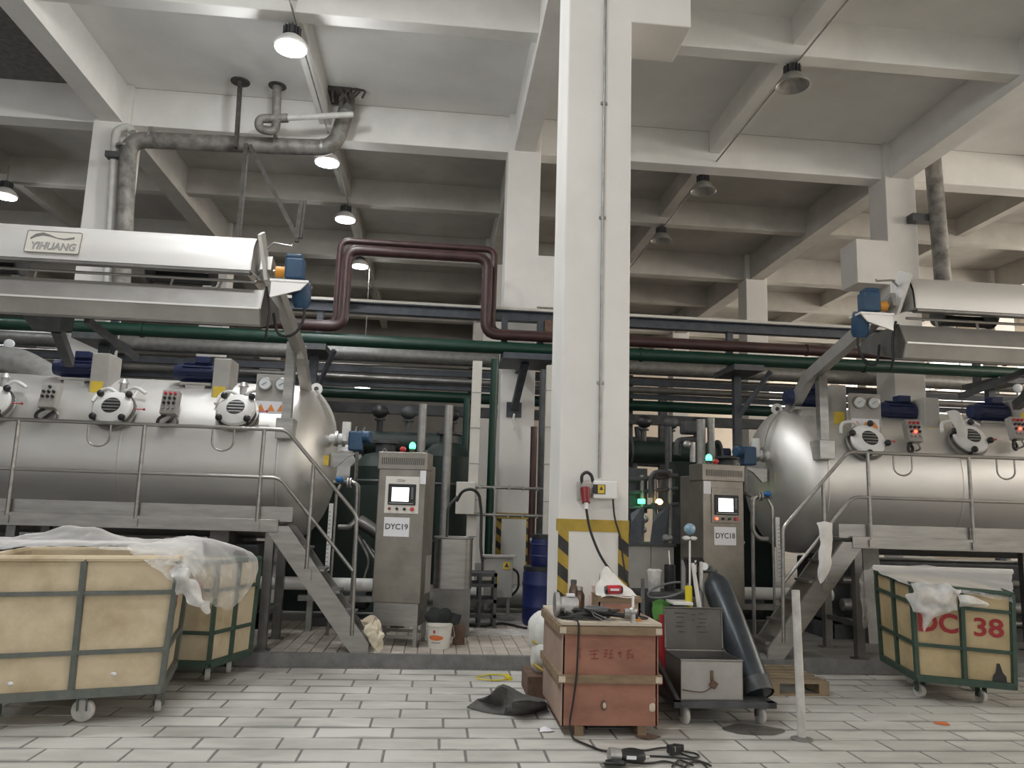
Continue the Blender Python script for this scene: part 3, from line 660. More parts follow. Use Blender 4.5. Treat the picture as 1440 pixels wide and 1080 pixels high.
    tp = [(6.96,3.36),(6.86,3.165),(6.92,3.035),(7.0,3.03),(7.7,3.24),(7.7,3.26),(7.05,3.07),(6.97,3.06),(6.885,3.165),(6.98,3.35)]
    b = mb(); b.prism([(HX0,y,z) for y, z in tp], (-1.62-HX0,0,0)); tr = b.build('trough', 'trough_steel', t, 0)
    b = mb(); b.prism([(-1.62,y,z) for y, z in [(6.96,3.37),(6.86,3.165),(6.92,3.02),(7.7,3.24),(7.6,3.35)]], (.012,0,0)); b.build('trough_end', 'plate_steel', tr, 0)
    b = mb(); b.bar((HX0,6.853,3.165), (-1.62,6.853,3.165), .012, .016); b.build('trough_ridge', 'hood_steel', tr, 0)
    b = mb(); b.prism([(-3.78,7.2,3.10),(-3.42,7.2,3.10),(-3.47,7.3,2.96),(-3.70,7.3,2.96)], (0,.25,.06)); b.bar(P(80,462,7.42),P(98,510,8.25),.08,.10); b.build('bracket', 'dark_steel', t, 0)
    # support struts under the trough
    for x0 in (-3.2, -5.6):
        b = mb(); b.bar((x0,7.2,3.06), (x0+.05,8.3,2.92), .05, .06); b.build('strut', 'dark_steel', t, 0)
    if L:
        # raised maker's plate on the hood
        cpl = P(77, 342, 6.84); ux = Vector((1,0,0)); uy = Vector((0,.03,1)).normalized()
        w_, h_ = .225, .095; pts = []
        for cx_, cz_, a0 in ((w_-.015,h_-.015,0),(-w_+.015,h_-.015,90),(-w_+.015,-h_+.015,180),(w_-.015,-h_+.015,270)):
            for k in range(4): a = math.radians(a0+30*k); pts.append((cpl.x+cx_+.015*math.cos(a)+(cz_)*.08, 6.815, cpl.z+cz_+.015*math.sin(a)))
        b = MB(); b.prism(pts, (0,.03,0)); pl = b.build('maker_plate', 'nameplate', hood, 0)
        b = MB(); b.tube([(p[0],6.815,p[2]) for p in pts], .004, 6, 0, True); b.build('plate_rim', 'ink_grey', hood)
        o_ = text('YIHUANG', .09, 'ink_light', hood, (cpl.x-.0, 6.812, cpl.z-.04), (1,0,0), (0,0,1), 'maker_lettering', .003, .002, .22, sx=.92)
        sw = [(-.19,.022,.010),(-.15,.05,.016),(-.09,.066,.016),(-.03,.055,.009),(.03,.036,.005),(.09,.03,.007),(.13,.036,.010),(.17,.045,.010)]
        b = MB(); top = [(cpl.x+x, 6.812, cpl.z+z+h) for x, z, h in sw]; bot = [(cpl.x+x, 6.812, cpl.z+z-h*.7) for x, z, h in reversed(sw)]
        b.prism(top+bot, (0,.004,0)); b.build('maker_wave', 'ink_grey', hood, 0)
    return t
ML = machine('L'); MR = machine('R')
# extra arm and white cloth on the right machine's second lid
p = P(1345, 600, 8.25); b = MB()
b.loft([[p+Vector((-.12,0,.16)), p+Vector((-.02,-.05,.17)), p+Vector((.06,-.02,.12))],[p+Vector((-.07,-.06,.02)), p+Vector((0,-.09,.04)), p+Vector((.08,-.06,.0))],[p+Vector((-.03,-.05,-.12)), p+Vector((.03,-.08,-.1)), p+Vector((.09,-.05,-.12))]], 5, .02, 9, .01)
single(b, 'rag', 'white_cloth', 'white rag lying on the round lid of the plain hood machine', 'cloth')

def platform(side):
    L = side == 'L'; fx = (lambda x: x) if L else (lambda x: 2.74-x); mb = lambda: MB(fx)
    t = thing('access_platform', 'steel walkway with tubular handrails and stairs in front of the %s machine' % ('branded hood' if L else 'plain hood'), 'walkway', (fx(-1.5), 8.0, 0))
    Y0, Y1 = 7.72, 8.5; XL = -6.6; XE = -1.48
    b = mb(); b.bx(XL, XE, Y0, Y1, 1.28, 1.31); b.build('deck', 'plate_steel', t, 0)
    b = mb(); b.bx(XL, XE, Y0-.01, Y0+.03, 1.21, 1.33); b.build('edge_beam', 'steel', t, 0, .004)
    b = mb(); b.bx(XL, XE+.12, Y0+.035, Y0+.05, 1.31, 1.45); b.build('toe_board', 'steel', t, 0)
    for x, y in ((-1.56,Y0+.04),(-1.56,8.45),(-3.9,Y0+.04),(-3.9,8.45),(-6.2,Y0+.04),(-6.2,8.45)):
        z0 = 0.0 if y < 7.9 else .118
        y_ = 7.80 if y < 7.9 else y; z0 = .12
        b = mb(); b.bx(x-.04, x+.04, y_-.04, y_+.04, z0, 1.28); b.bx(x-.07, x+.07, y_-.05, y_+.07, z0-.002, z0+.012); b.build('leg', 'plate_steel', t, 0)
    b = mb(); b.bar((-1.56,7.8,.45), (-1.56,8.45,.45), .04, .05); b.build('brace', 'plate_steel', t, 0)
    r = .019
    b = mb(); b.tube([(XL,Y0,2.185),(-1.47,Y0,2.185),(-.75,Y0,1.39),(-.73,Y0,.28)], r, 10, .06); b.build('top_rail', 'steel', t)
    b = mb(); b.tube([(XL,Y0,1.725),(-1.50,Y0,1.725),(-.755,Y0,.87)], r*.9, 10, .08); b.build('mid_rail', 'steel', t)
    for x in (-6.1,-5.0,-3.93,-2.79,-1.68): 
        b = mb(); b.tube([(x,Y0,1.25),(x,Y0,2.18)], r, 10); b.bx(x-.03,x+.03,Y0-.03,Y0+.0,1.23,1.30); b.build('post', 'steel', t)
    b = mb(); b.tube([(-1.19,Y0,.82),(-1.19,Y0,1.86)], r, 10); b.bx(-1.22,-1.14,Y0-.03,Y0,.78,.88); b.build('post', 'steel', t)
    for x in (-4.4,-3.2,-2.06):                         # U-shaped grab loops under the rail
        b = mb(); b.tube([(x-.10,Y0,2.17),(x-.10,Y0,2.0),(x,Y0,1.95),(x+.10,Y0,2.0),(x+.10,Y0,2.17)], .009, 8, .09); b.build('grab_loop', 'steel', t)
    for y in (Y0-.0, 8.08):
        b = mb(); b.prism([(-1.62,y,1.27),(-1.38,y,1.27),(-.57,y,.21),(-.57,y,.05),(-.68,y,.05)], (0,.035,0)); b.build('stringer', 'steel', t, 0)
        b = mb(); b.bx(-.72,-.60,y,y+.035,.0 if y < 7.8 else .118,.08); b.build('stringer_foot', 'plate_steel', t, 0)
    for k in range(5):
        x = -1.36+.155*k; z = 1.07-.2*k; b = mb(); b.bx(x-.06,x+.18,Y0+.035,8.08,z-.015,z+.01); b.build('tread', 'plate_steel', t, 0)
    return t
platform('L'); platform('R')
# ---------------------------------------------------------------- overhead pipe rack
XA, XB = -15, 15
b = MB(); 
for z0, z1, w_ in ((4.80,4.815,.16),(4.64,4.655,.16),(4.655,4.80,.012)): b.bx(XA, XB, 12.9-w_/2, 12.9+w_/2, z0, z1)
single(b, 'steel_beam', 'slate_steel', 'long dark steel beam with pale top flange crossing above the pipes', 'beam', smooth=0)
b = MB(); b.bx(XA, XB, 12.8, 12.98, 4.816, 4.86); single(b, 'cable_tray', 'ivory_paint', 'pale flat cable tray lying along the dark steel beam', 'cable tray', smooth=0)
t = thing('purple_pipe', 'thick dark purple pipe with a raised square expansion loop', 'pipe', (0,12.2,3.9), 0, 'dark purple pipes')
b = MB(); b.tube([(XA,12.2,4.24),(-1.58,12.2,4.24),(-1.58,12.2,5.50),(.66,12.2,5.50),(.66,12.2,4.24),(XB,12.2,4.24)], .085, 14, .2); b.build('run', 'pipe_purple', t)
for x in (-9,-6,-3.2,2.6,6,9.5): b = MB(); b.rev([(.10,-.015),(.10,.015)], (x,12.2,4.24), (1,0,0), 16); b.build('flange', 'pipe_purple', t)
b = MB(); b.tube([(XA,12.42,4.33),(-1.73,12.42,4.33),(-1.73,12.42,5.72),(.78,12.42,5.72),(.78,12.42,4.33),(XB,12.42,4.33)], .055, 12, .16)
o = single(b, 'purple_pipe', 'pipe_purple', 'thinner dark purple pipe looping just outside the thick one', 'pipe', 'dark purple pipes')
z = 4.03; b = MB(); b.tube([(XA,12.22,z),(XB,12.22,z)], .10, 16); t = thing('green_pipe', 'glossy dark green pipe running under the purple pipes', 'pipe', (0,12.22,3.9), 0, 'green pipes'); b.build('run', 'pipe_green', t)
for x in (-8,-4.6,3.2,7): b = MB(); b.rev([(.115,-.02),(.115,.02)], (x,12.22,z), (1,0,0), 18); b.build('flange', 'pipe_green', t)
def hpipe(px_, py_, Y, r, m, lab, group, x0=XA, x1=XB, n=14):
    z = P(px_, py_, Y).z; b = MB(); b.tube([(x0,Y,z),(x1,Y,z)], r, n); return single(b, 'overhead_pipe', m, lab, 'pipe', group)
hpipe(300, 488, 14.25, .135, 'galv_steel', 'silver clad overhead pipe, thickest of the grey ones under the green pipe', 'grey overhead pipes', XA, 1.5)
hpipe(1000, 522, 14.25, .135, 'galv_steel', 'silver clad overhead pipe beyond the near column under the green pipe', 'grey overhead pipes', 1.55, XB)
hpipe(600, 520, 14.45, .055, 'plate_steel', 'thin grey overhead pipe under the silver clad one', 'grey overhead pipes')
b = MB(); z = P(1000, 543, 14.3).z; b.bx(XA, XB, 14.25, 14.35, z-.05, z+.05); single(b, 'rack_channel', 'slate_steel', 'upper black steel channel of the pipe rack', 'beam', smooth=0)
hpipe(1000, 553, 14.2, .065, 'plate_steel', 'slim grey pipe between the two black rack channels', 'grey overhead pipes')
b = MB(); z = P(1000, 562, 14.3).z; b.bx(XA, XB, 14.25, 14.35, z-.045, z+.045); single(b, 'rack_channel', 'slate_steel', 'lower black steel channel of the pipe rack', 'beam', smooth=0)
z = P(1000, 575, 14.35).z; b = MB(); b.tube([(XA,14.35,z),(XB,14.35,z)], .10, 14); single(b, 'green_pipe', 'pipe_green', 'lower dull green pipe below the black rack channels', 'pipe', 'green pipes')
z = P(960, 592, 14.4).z; b = MB(); b.bx(XA, XB, 14.3, 14.46, z-.10, z+.08); single(b, 'rack_girder', 'dark_steel', 'dark box girder under the lower green pipe', 'beam', smooth=0)
for x, lab in ((-2.05,'dark pipe stand behind the branded hood arm'),(-5.3,'dark pipe stand behind the far tank motor'),(4.95,'dark pipe stand behind the plain hood'),(9.5,'dark pipe stand beyond the right machine')):
    t = thing('pipe_stand', lab, 'stand', (x,12.6,.118), 0, 'pipe stands')
    b = MB(); b.bx(x-.06,x+.06,12.55,12.67,.118,3.86); b.build('post', 'slate_steel', t, 0)
    b = MB(); b.bx(x-.25,x+.25,12.05,12.98,3.83,3.925); b.build('saddle_plate', 'dark_steel', t, 0)
    b = MB(); b.bar((x,12.6,3.1),(x+.38,12.1,3.84),.06,.06); b.build('brace', 'slate_steel', t, 0)
    b = MB(); b.bx(x-.05,x+.05,12.86,12.96,3.86,4.64); b.build('upright', 'slate_steel', t, 0)
for x, lab in ((-3.4,'rear rack post behind the branded machine'),(.55,'rear rack post behind the tall trunking'),(3.6,'rear rack post behind control cabinet 18'),(7.4,'rear rack post behind the plain hood machine')):
    b = MB(); b.bx(x-.05,x+.05,14.5,14.6,.118,4.1); single(b, 'rack_post', 'dark_steel', lab, 'post', 'rear rack posts', smooth=0)
t = thing('pipe_bracket', 'dark steel bracket with slanted strut bolted to the striped column', 'bracket', (1.33,13.39,3.0))
b = MB(); b.bx(.95,1.75,12.0,13.0,3.83,3.925); b.bx(1.27,1.39,13.0,13.4,3.83,3.925); b.build('arm', 'slate_steel', t, 0)
b = MB(); b.bar((1.33,12.3,3.84),(1.27,13.34,3.22),.11,.11); b.build('strut', 'slate_steel', t, 0)
q = P(723,576,13.36); b = MB(); b.bx(q.x-.13,q.x+.13,13.37,13.398,q.z-.13,q.z+.13); b.build('base_plate', 'slate_steel', t, 0)
b = MB(); b.tube([(q.x,13.33,q.z-.08),(q.x-.02,13.30,q.z-.2),(q.x+.02,13.31,q.z-.28),(q.x,13.32,q.z-.36)], .02, 6, .05); b.build('knotted_string', 'white_cloth', t)
for x0 in (1.0, 1.6): b = MB(); b.bx(x0-.05,x0+.05,12.58,12.68,3.92,4.65); b.build('hanger', 'slate_steel', t, 0)
b = MB(); b.bx(1.66,1.95,12.52,12.8,4.38,4.60); b.build('junction_box', 'rust', t, 0)
# ---------------------------------------------------------------- ducts under the ceiling
t = thing('exhaust_duct', 'grey exhaust duct rising by the column and bending along the beam', 'duct', P(175,330,13.0))
YD = 13.15
b = MB(); b.tube([P(170,420,YD),P(181,196,YD),P(470,209,YD),P(489,150,YD),P(486,118,YD)], .14, 18, .30, seg=8); b.build('run', 'duct_grey', t)
for q, d in ((P(176,207,YD),(0,0,1)),(P(213,190,YD),(1,0,0)),(P(388,200,YD),(1,0,0)),(P(453,207,YD),(1,0,0)),(P(486,160,YD),(0,0,1))):
    b = MB(); b.rev([(.147,-.02),(.147,.02)], q, d, 18); b.build('band', 'galv_steel', t)
b = MB(); b.bx(*sorted((P(459,120,YD).x,P(497,120,YD).x)),YD-.25,YD+.25,SLAB-.09,SLAB-.005); b.build('collar', 'rust_strut', t, 0)
b = MB()
for k in range(9):
    q = P(466+4.5*k,125,YD-.22); b.tube([q, q+Vector((random.uniform(-.02,.12),-.05,-.03)), q+Vector((random.uniform(-.05,.22),-.1,-.08)), q+Vector((random.uniform(-.05,.25),-.12,-.22-.1*random.random()))], .02, 5, .05)
b.build('torn_lagging', 'rust_strut', t)
t = thing('side_duct', 'narrow pale duct with elbow beside the big grey duct on the far column', 'duct', P(163,330,13.2))
b = MB(); b.tube([P(150,420,13.2),P(163,183,13.2),P(182,178,13.2),P(186,186,13.2)], .07, 12, .12); b.build('run', 'duct_white', t)
b = MB(); q = P(163,219,13.12); b.box(q,(.30,.16,.10)); b.build('clamp', 'dark_steel', t, 0)
t = thing('drop_pipe', 'rusty flat hanger strap dropping from the ceiling to the duct', 'hanger', P(334,210,12.7))
b = MB(); q0 = P(338,112,12.75); q1 = P(332,208,12.75); b.bar(q0,q1,.05,.12,(0,1,0)); b.build('strap', 'rust_strut', t, 0)
b = MB(); b.rev([(.16,0),(.16,.02)], P(338,116,12.75), (0,0,1), 14); b.build('plate', 'rust_strut', t)
t = thing('drop_pipe', 'short grey pipe dropping from the ceiling with a hooked end above the duct', 'pipe', P(385,180,12.7))
b = MB(); b.tube([P(390,118,12.7),P(388,186,12.7),P(364,181,12.7),P(364,167,12.7),P(405,166,12.7)], .075, 12, .14); b.build('run', 'duct_grey', t)
b = MB(); b.rev([(.15,0),(.15,.02)], P(390,122,12.7), (0,0,1), 14); b.build('plate', 'rust_strut', t)
b = MB(); b.tube([P(402,166,12.7),P(497,161,12.7)], .05, 10); b.build('white_arm', 'duct_white', t)
t = thing('hanging_strut', 'dark steel struts forming a V under the grey duct', 'strut', P(345,330,12.9))
b = MB(); b.bar(P(347,203,12.9),P(334,345,12.9),.07,.09,(0,1,0)); b.build('strut', 'rust_strut', t, 0)
b = MB(); b.bar(P(352,205,12.9),P(419,336,12.9),.07,.09,(0,1,0)); b.build('strut', 'rust_strut', t, 0)
b = MB(); b.bar(P(417,340,12.9),P(424,282,12.9),.07,.07,(0,1,0)); b.bar(P(423,335,12.95),P(429,282,12.95),.05,.05,(0,1,0)); b.build('strut', 'rust_strut', t, 0)
t = thing('vent_pipe', 'stained vertical vent pipe clamped beside the stepped white column', 'pipe', P(1325,440,13.1))
b = MB(); b.tube([P(1332,470,13.1),P(1309,190,13.1)], .145, 18); b.build('run', 'duct_grey', t)
b = MB(); q = P(1297,308,13.25); b.box(q,(.5,.2,.14)); b.build('clamp', 'dark_steel', t, 0)
# ---------------------------------------------------------------- equipment behind the cabinets
def stock_tank(x, y, r, h, lab):
    t = thing('stock_tank', lab, 'tank', (x,y,.118), 0, 'dark green stock tanks')
    b = MB(); b.rev([(r,.3),(r,h),(r*.6,h+.18),(.12,h+.22)], (x,y,.118), (0,0,1), 28); b.build('body', 'machine_green', t)
    b = MB(); b.rev([(.14,h+.2),(.14,h+.34),(.2,h+.34),(.2,h+.38)], (x,y,.118), (0,0,1), 16); b.build('neck', 'dark_steel', t)
    for k in range(4):
        a = math.pi/4+k*math.pi/2; b = MB(); b.bx(x+r*.8*math.cos(a)-.04,x+r*.8*math.cos(a)+.04,y+r*.8*math.sin(a)-.04,y+r*.8*math.sin(a)+.04,.116,.5); b.build('leg', 'dark_steel', t, 0)
    for z in (.9, 1.7): b = MB(); b.rev([(r+.004,z-.02),(r+.012,z),(r+.004,z+.02)], (x,y,.118), (0,0,1), 28, False); b.build('band', 'dark_steel', t)
stock_tank(-.75, 11.3, .48, 1.9, 'dark green stock tank behind the stairs of the branded machine')
stock_tank(.15, 11.7, .42, 2.1, 'slim dark green stock tank between the branded machine and the tall trunking')
stock_tank(4.45, 11.7, .48, 1.9, 'dark green stock tank hidden behind the head of the plain hood machine')
def exchanger(x0, x1, y, z, lab):
    t = thing('heat_exchanger', lab, 'heat exchanger', ((x0+x1)/2,y,.118), 0, 'green heat exchangers')
    b = MB(); b.cyl((x0,y,z),(x1,y,z),.19,None,20); b.build('shell', 'machine_green', t)
    for x in (x0,x0+.12,x1-.12,x1): b = MB(); b.rev([(.25,-.015),(.25,.015)], (x,y,z), (1,0,0), 20); b.build('flange', 'dark_steel', t)
    for k, x in enumerate((x0+.35,x0+.8,x1-.35)):
        b = MB(); b.cyl((x,y,z+.15),(x,y,z+.38),.05,None,10); b.rev([(.09,0),(.09,.03)],(x,y,z+.36),(0,0,1),12); b.ell((x,y-.05,z+.50),.13,.10,.11,12,8); b.cyl((x-.12,y,z+.48),(x+.14,y,z+.50),.035,None,8); b.build('valve', 'black_plastic' if k != 1 else 'dark_steel', t)
    for x in (x0+.2,x1-.2): b = MB(); b.bx(x-.04,x+.04,y-.04,y+.04,.118,z-.15); b.build('leg', 'dark_steel', t, 0)
q = P(560,622,12.3); exchanger(-1.3, .55, 12.6, q.z, 'green heat exchanger with black valves beside the tall galvanised risers')
q = P(985,600,12.3); exchanger(3.0, 4.6, 12.6, P(1010,640,12.6).z, 'green heat exchanger with black valves seen against the bright far wall')
# back row of machines, dark against the far wall
for x, lab in ((-3.2,'dark tank of the back row, behind the branded machine'),(8.2,'dark tank of the back row, behind the plain machine')):
    t = thing('back_row_tank', lab, 'tank', (x,18.5,.118), 0, 'back row tanks')
    b = MB(); b.rev([(.05,-2.9),(.6,-2.75),(.9,-2.4),(.95,-2.2),(.95,2.2),(.9,2.4),(.6,2.75),(.05,2.9)], (x,18.5,1.9), (1,0,0), 32); b.build('body', 'plate_steel', t)
    for k in (-1.6,1.6): b = MB(); b.bx(x+k-.12,x+k+.12,17.9,19.1,.118,1.3); b.build('saddle', 'dark_steel', t, 0)
    for k in (-1.5,0,1.5): b = MB(); b.rev([(.11,-.25),(.11,.25)], (x+k,18.2,2.98), (1,0,0), 16); b.bx(x+k-.1,x+k+.1,18.1,18.3,2.75,2.95); b.build('motor', 'motor_blue', t)
# steel frames and vertical pipes between the cabinets and the column
def vpipe(x, y0, y1, Y, r, m, lab, name='riser_pipe', group='vertical riser pipes', cat='pipe', zb=None):
    a = P(x,(y0+y1)/2,Y); zt = P(x,y0,Y).z; z_ = P(x,y1,Y).z if zb is None else zb
    b = MB(); b.tube([(a.x,Y,z_),(a.x,Y,zt)], r, 12); return single(b, name, m, lab, cat, group)
vpipe(592, 568, 700, 11.0, .06, 'galv_steel', 'galvanised riser pipe standing just behind cabinet 19', zb=.118)
vpipe(629, 570, 700, 11.0, .06, 'galv_steel', 'galvanised riser pipe between cabinet 19 and the steel duct', zb=.118)
vpipe(690, 505, 860, 11.8, .06, 'pipe_green', 'tall dark green riser pipe left of the striped column', zb=.118)
vpipe(654, 560, 700, 12.2, .05, 'pipe_green', 'dark green riser pipe behind the tall steel duct', zb=.118)
vpipe(748, 600, 840, 11.5, .05, 'pipe_purple', 'dark riser pipe between the striped column and near column', zb=.118)
vpipe(761, 520, 840, 11.8, .06, 'dark_steel', 'dark riser pipe beside the second bright duct', zb=.118)
vpipe(986, 590, 680, 10.2, .06, 'galv_steel', 'bright riser pipe behind control cabinet 18', zb=.118)
vpipe(1000, 588, 680, 10.2, .05, 'galv_steel', 'bright riser pipe above the green beacon of cabinet 18', zb=.118)
vpipe(940, 600, 800, 11.5, .05, 'dark_steel', 'dark riser pipe left of control cabinet 18', zb=.118)
def duct(x0, x1, y0, Y, lab):
    a = P(x0,y0,Y); c = P(x1,y0,Y); t = thing('vertical_trunking', lab, 'trunking', (a.x,Y,.118), 0, 'bright vertical trunking')
    b = MB(); b.bx(a.x, c.x, Y-.05, Y+.05, .118, a.z); b.build('channel', 'ivory_paint', t, 0)
    for k in range(6): z = .6+k*.5; b = MB(); b.bx(a.x-.006, c.x+.006, Y-.055, Y+.055, z, z+.012); b.build('joint', 'galv_steel', t, 0)
duct(665, 678, 508, 11.0, 'tall bright steel trunking standing beside the green riser')
duct(769, 783, 514, 10.5, 'tall bright steel trunking just beside the near column')
for py_, lab in ((686,'upper thin steel rail with clamps spanning to the striped column'),(725,'lower thin steel rail with clamps spanning to the striped column')):
    z = P(720,py_,10.8).z; t = thing('pipe_rail', lab, 'rail', (.9,10.92,z), 0, 'thin clamped rails')
    b = MB(); b.tube([(.45,10.925,z),(1.58,10.925,z)], .022, 10); b.build('tube', 'steel', t)
    for k in range(5): b = MB(); b.bx(.6+.2*k-.012,.6+.2*k+.012,10.90,10.95,z-.03,z+.03); b.build('clamp', 'galv_steel', t, 0)
c = P(652,700,10.7); b = MB(); b.bx(c.x-.1,c.x+.16,10.84,10.945,c.z-.22,c.z+.22); single(b, 'junction_box', 'ivory_paint', 'pale grey junction box fixed to the tall bright trunking', 'box', smooth=0, bevel=.01)
b = MB(); b.tube([P(642,705,10.6),P(650,690,10.55),P(664,687,10.5),P(674,695,10.5),P(677,720,10.5),P(676,770,10.4),P(680,800,10.3),P(676,812,10.3)], .02, 8, .1); single(b, 'cable', 'cord_black', 'thick black cable looping from the junction box to the grey enclosure', 'cable')
# grey enclosure with warning labels on a small stand
c = P(700,810,10.2)
t = thing('electrical_enclosure', 'grey electrical enclosure with two yellow warning stickers on legs', 'enclosure', (c.x,10.2,.118))
b = MB(); b.bx(c.x-.18,c.x+.18,10.1,10.32,c.z-.26,c.z+.24); b.build('body', 'light_grey_paint', t, 0, .01)
b = MB(); b.bx(c.x-.2,c.x+.22,10.06,10.34,c.z+.24,c.z+.26); b.build('rain_cap', 'light_grey_paint', t, 0)
for dx, dz in ((.1,.14),(-.05,-.04)):
    b = MB(); b.bx(c.x+dx-.045,c.x+dx+.045,10.092,10.102,c.z+dz-.045,c.z+dz+.045); st = b.build('warning_sticker', 'label_yellow', t, 0)
    b = MB(); b.prism([(c.x+dx-.03,10.09,c.z+dz-.02),(c.x+dx+.03,10.09,c.z+dz-.02),(c.x+dx,10.09,c.z+dz+.035)],(0,.003,0)); b.build('warning_mark', 'ink_dark', st, 0)
for dx in (-.14,.14): b = MB(); b.bx(c.x+dx-.02,c.x+dx+.02,10.18,10.22,.118,c.z-.26); b.build('leg', 'galv_steel', t, 0)
b = MB(); b.bx(c.x-.22,c.x+.22,10.12,10.3,.118,.16); b.build('foot', 'galv_steel', t, 0)
b = MB(); b.tube([(c.x+.18,10.2,c.z+.1),(c.x+.26,10.18,c.z+.05),(c.x+.27,10.18,c.z-.15),(c.x+.17,10.2,c.z-.25)], .015, 8, .08); b.build('cable', 'cord_black', t)
# dark step frame in front of the enclosure
a = PZ(652,885,.118); t = thing('step_frame', 'dark open steel step frame standing on the tiled platform', 'frame', (.55,9.6,.118))
for x in (.36,.56,.74):
    for y in (9.45,9.85): b = MB(); b.bx(x-.018,x+.018,y-.018,y+.018,.118,.118+.62); b.build('leg', 'dark_steel', t, 0)
for z in (.25,.42,.60,.72):
    b = MB(); b.bx(.34,.76,9.43,9.47,z-.02,z+.02); b.bx(.34,.76,9.83,9.87,z-.02,z+.02); b.bx(.34,.38,9.43,9.87,z-.02,z+.02); b.bx(.72,.76,9.43,9.87,z-.02,z+.02); b.build('rail', 'dark_steel', t, 0)
b = MB(); b.bx(.34,.76,9.45,9.85,.715,.735); b.build('top', 'dark_steel', t, 0)
# blue plastic barrels
def barrel(x, y, z, r, h, lab, m='barrel_blue'):
    t = thing('plastic_barrel', lab, 'barrel', (x,y,z), 0, 'blue plastic barrels')
    b = MB(); b.rev([(r*.9,0),(r*.97,.03),(r,.1),(r,h*.3),(r*1.03,h*.32),(r*1.03,h*.35),(r,h*.37),(r,h*.68),(r*1.03,h*.7),(r*1.03,h*.73),(r,h*.75),(r,h-.07),(r*.93,h-.02),(r*.9,h)], (x,y,z), (0,0,1), 24); b.build('body', m, t)
    b = MB(); b.rev([(r*.98,h-.03),(r*.98,h+.015),(r*.9,h+.02)], (x,y,z), (0,0,1), 24); b.build('lid', 'black_plastic', t)
    return t
c = PZ(762,880,.118); barrel(c.x, 9.75, .118, .24, .68, 'blue plastic barrel standing on the platform beside the near column')
barrel(c.x+.02, 9.75, .818, .17, .36, 'small blue canister standing on top of the blue barrel')
b = MB(); b.tube([P(745,760,10.6),P(775,757,10.6)], .035, 10); b.rev([(.06,-.02),(.06,.02)], P(757,758,10.6), (1,0,0), 14); b.cyl(P(756,758,10.6), P(756,790,10.6), .035, None, 10)
single(b, 'valve_pipe', 'galv_steel', 'galvanised valve pipe above the small blue canister', 'pipe')
b = MB(); b.tube([(.5,10.9,.33),(1.5,10.9,.33)], .16, 16); single(b, 'floor_pipe', 'galv_steel', 'large silver pipe lying near the floor behind the grey enclosure', 'pipe')
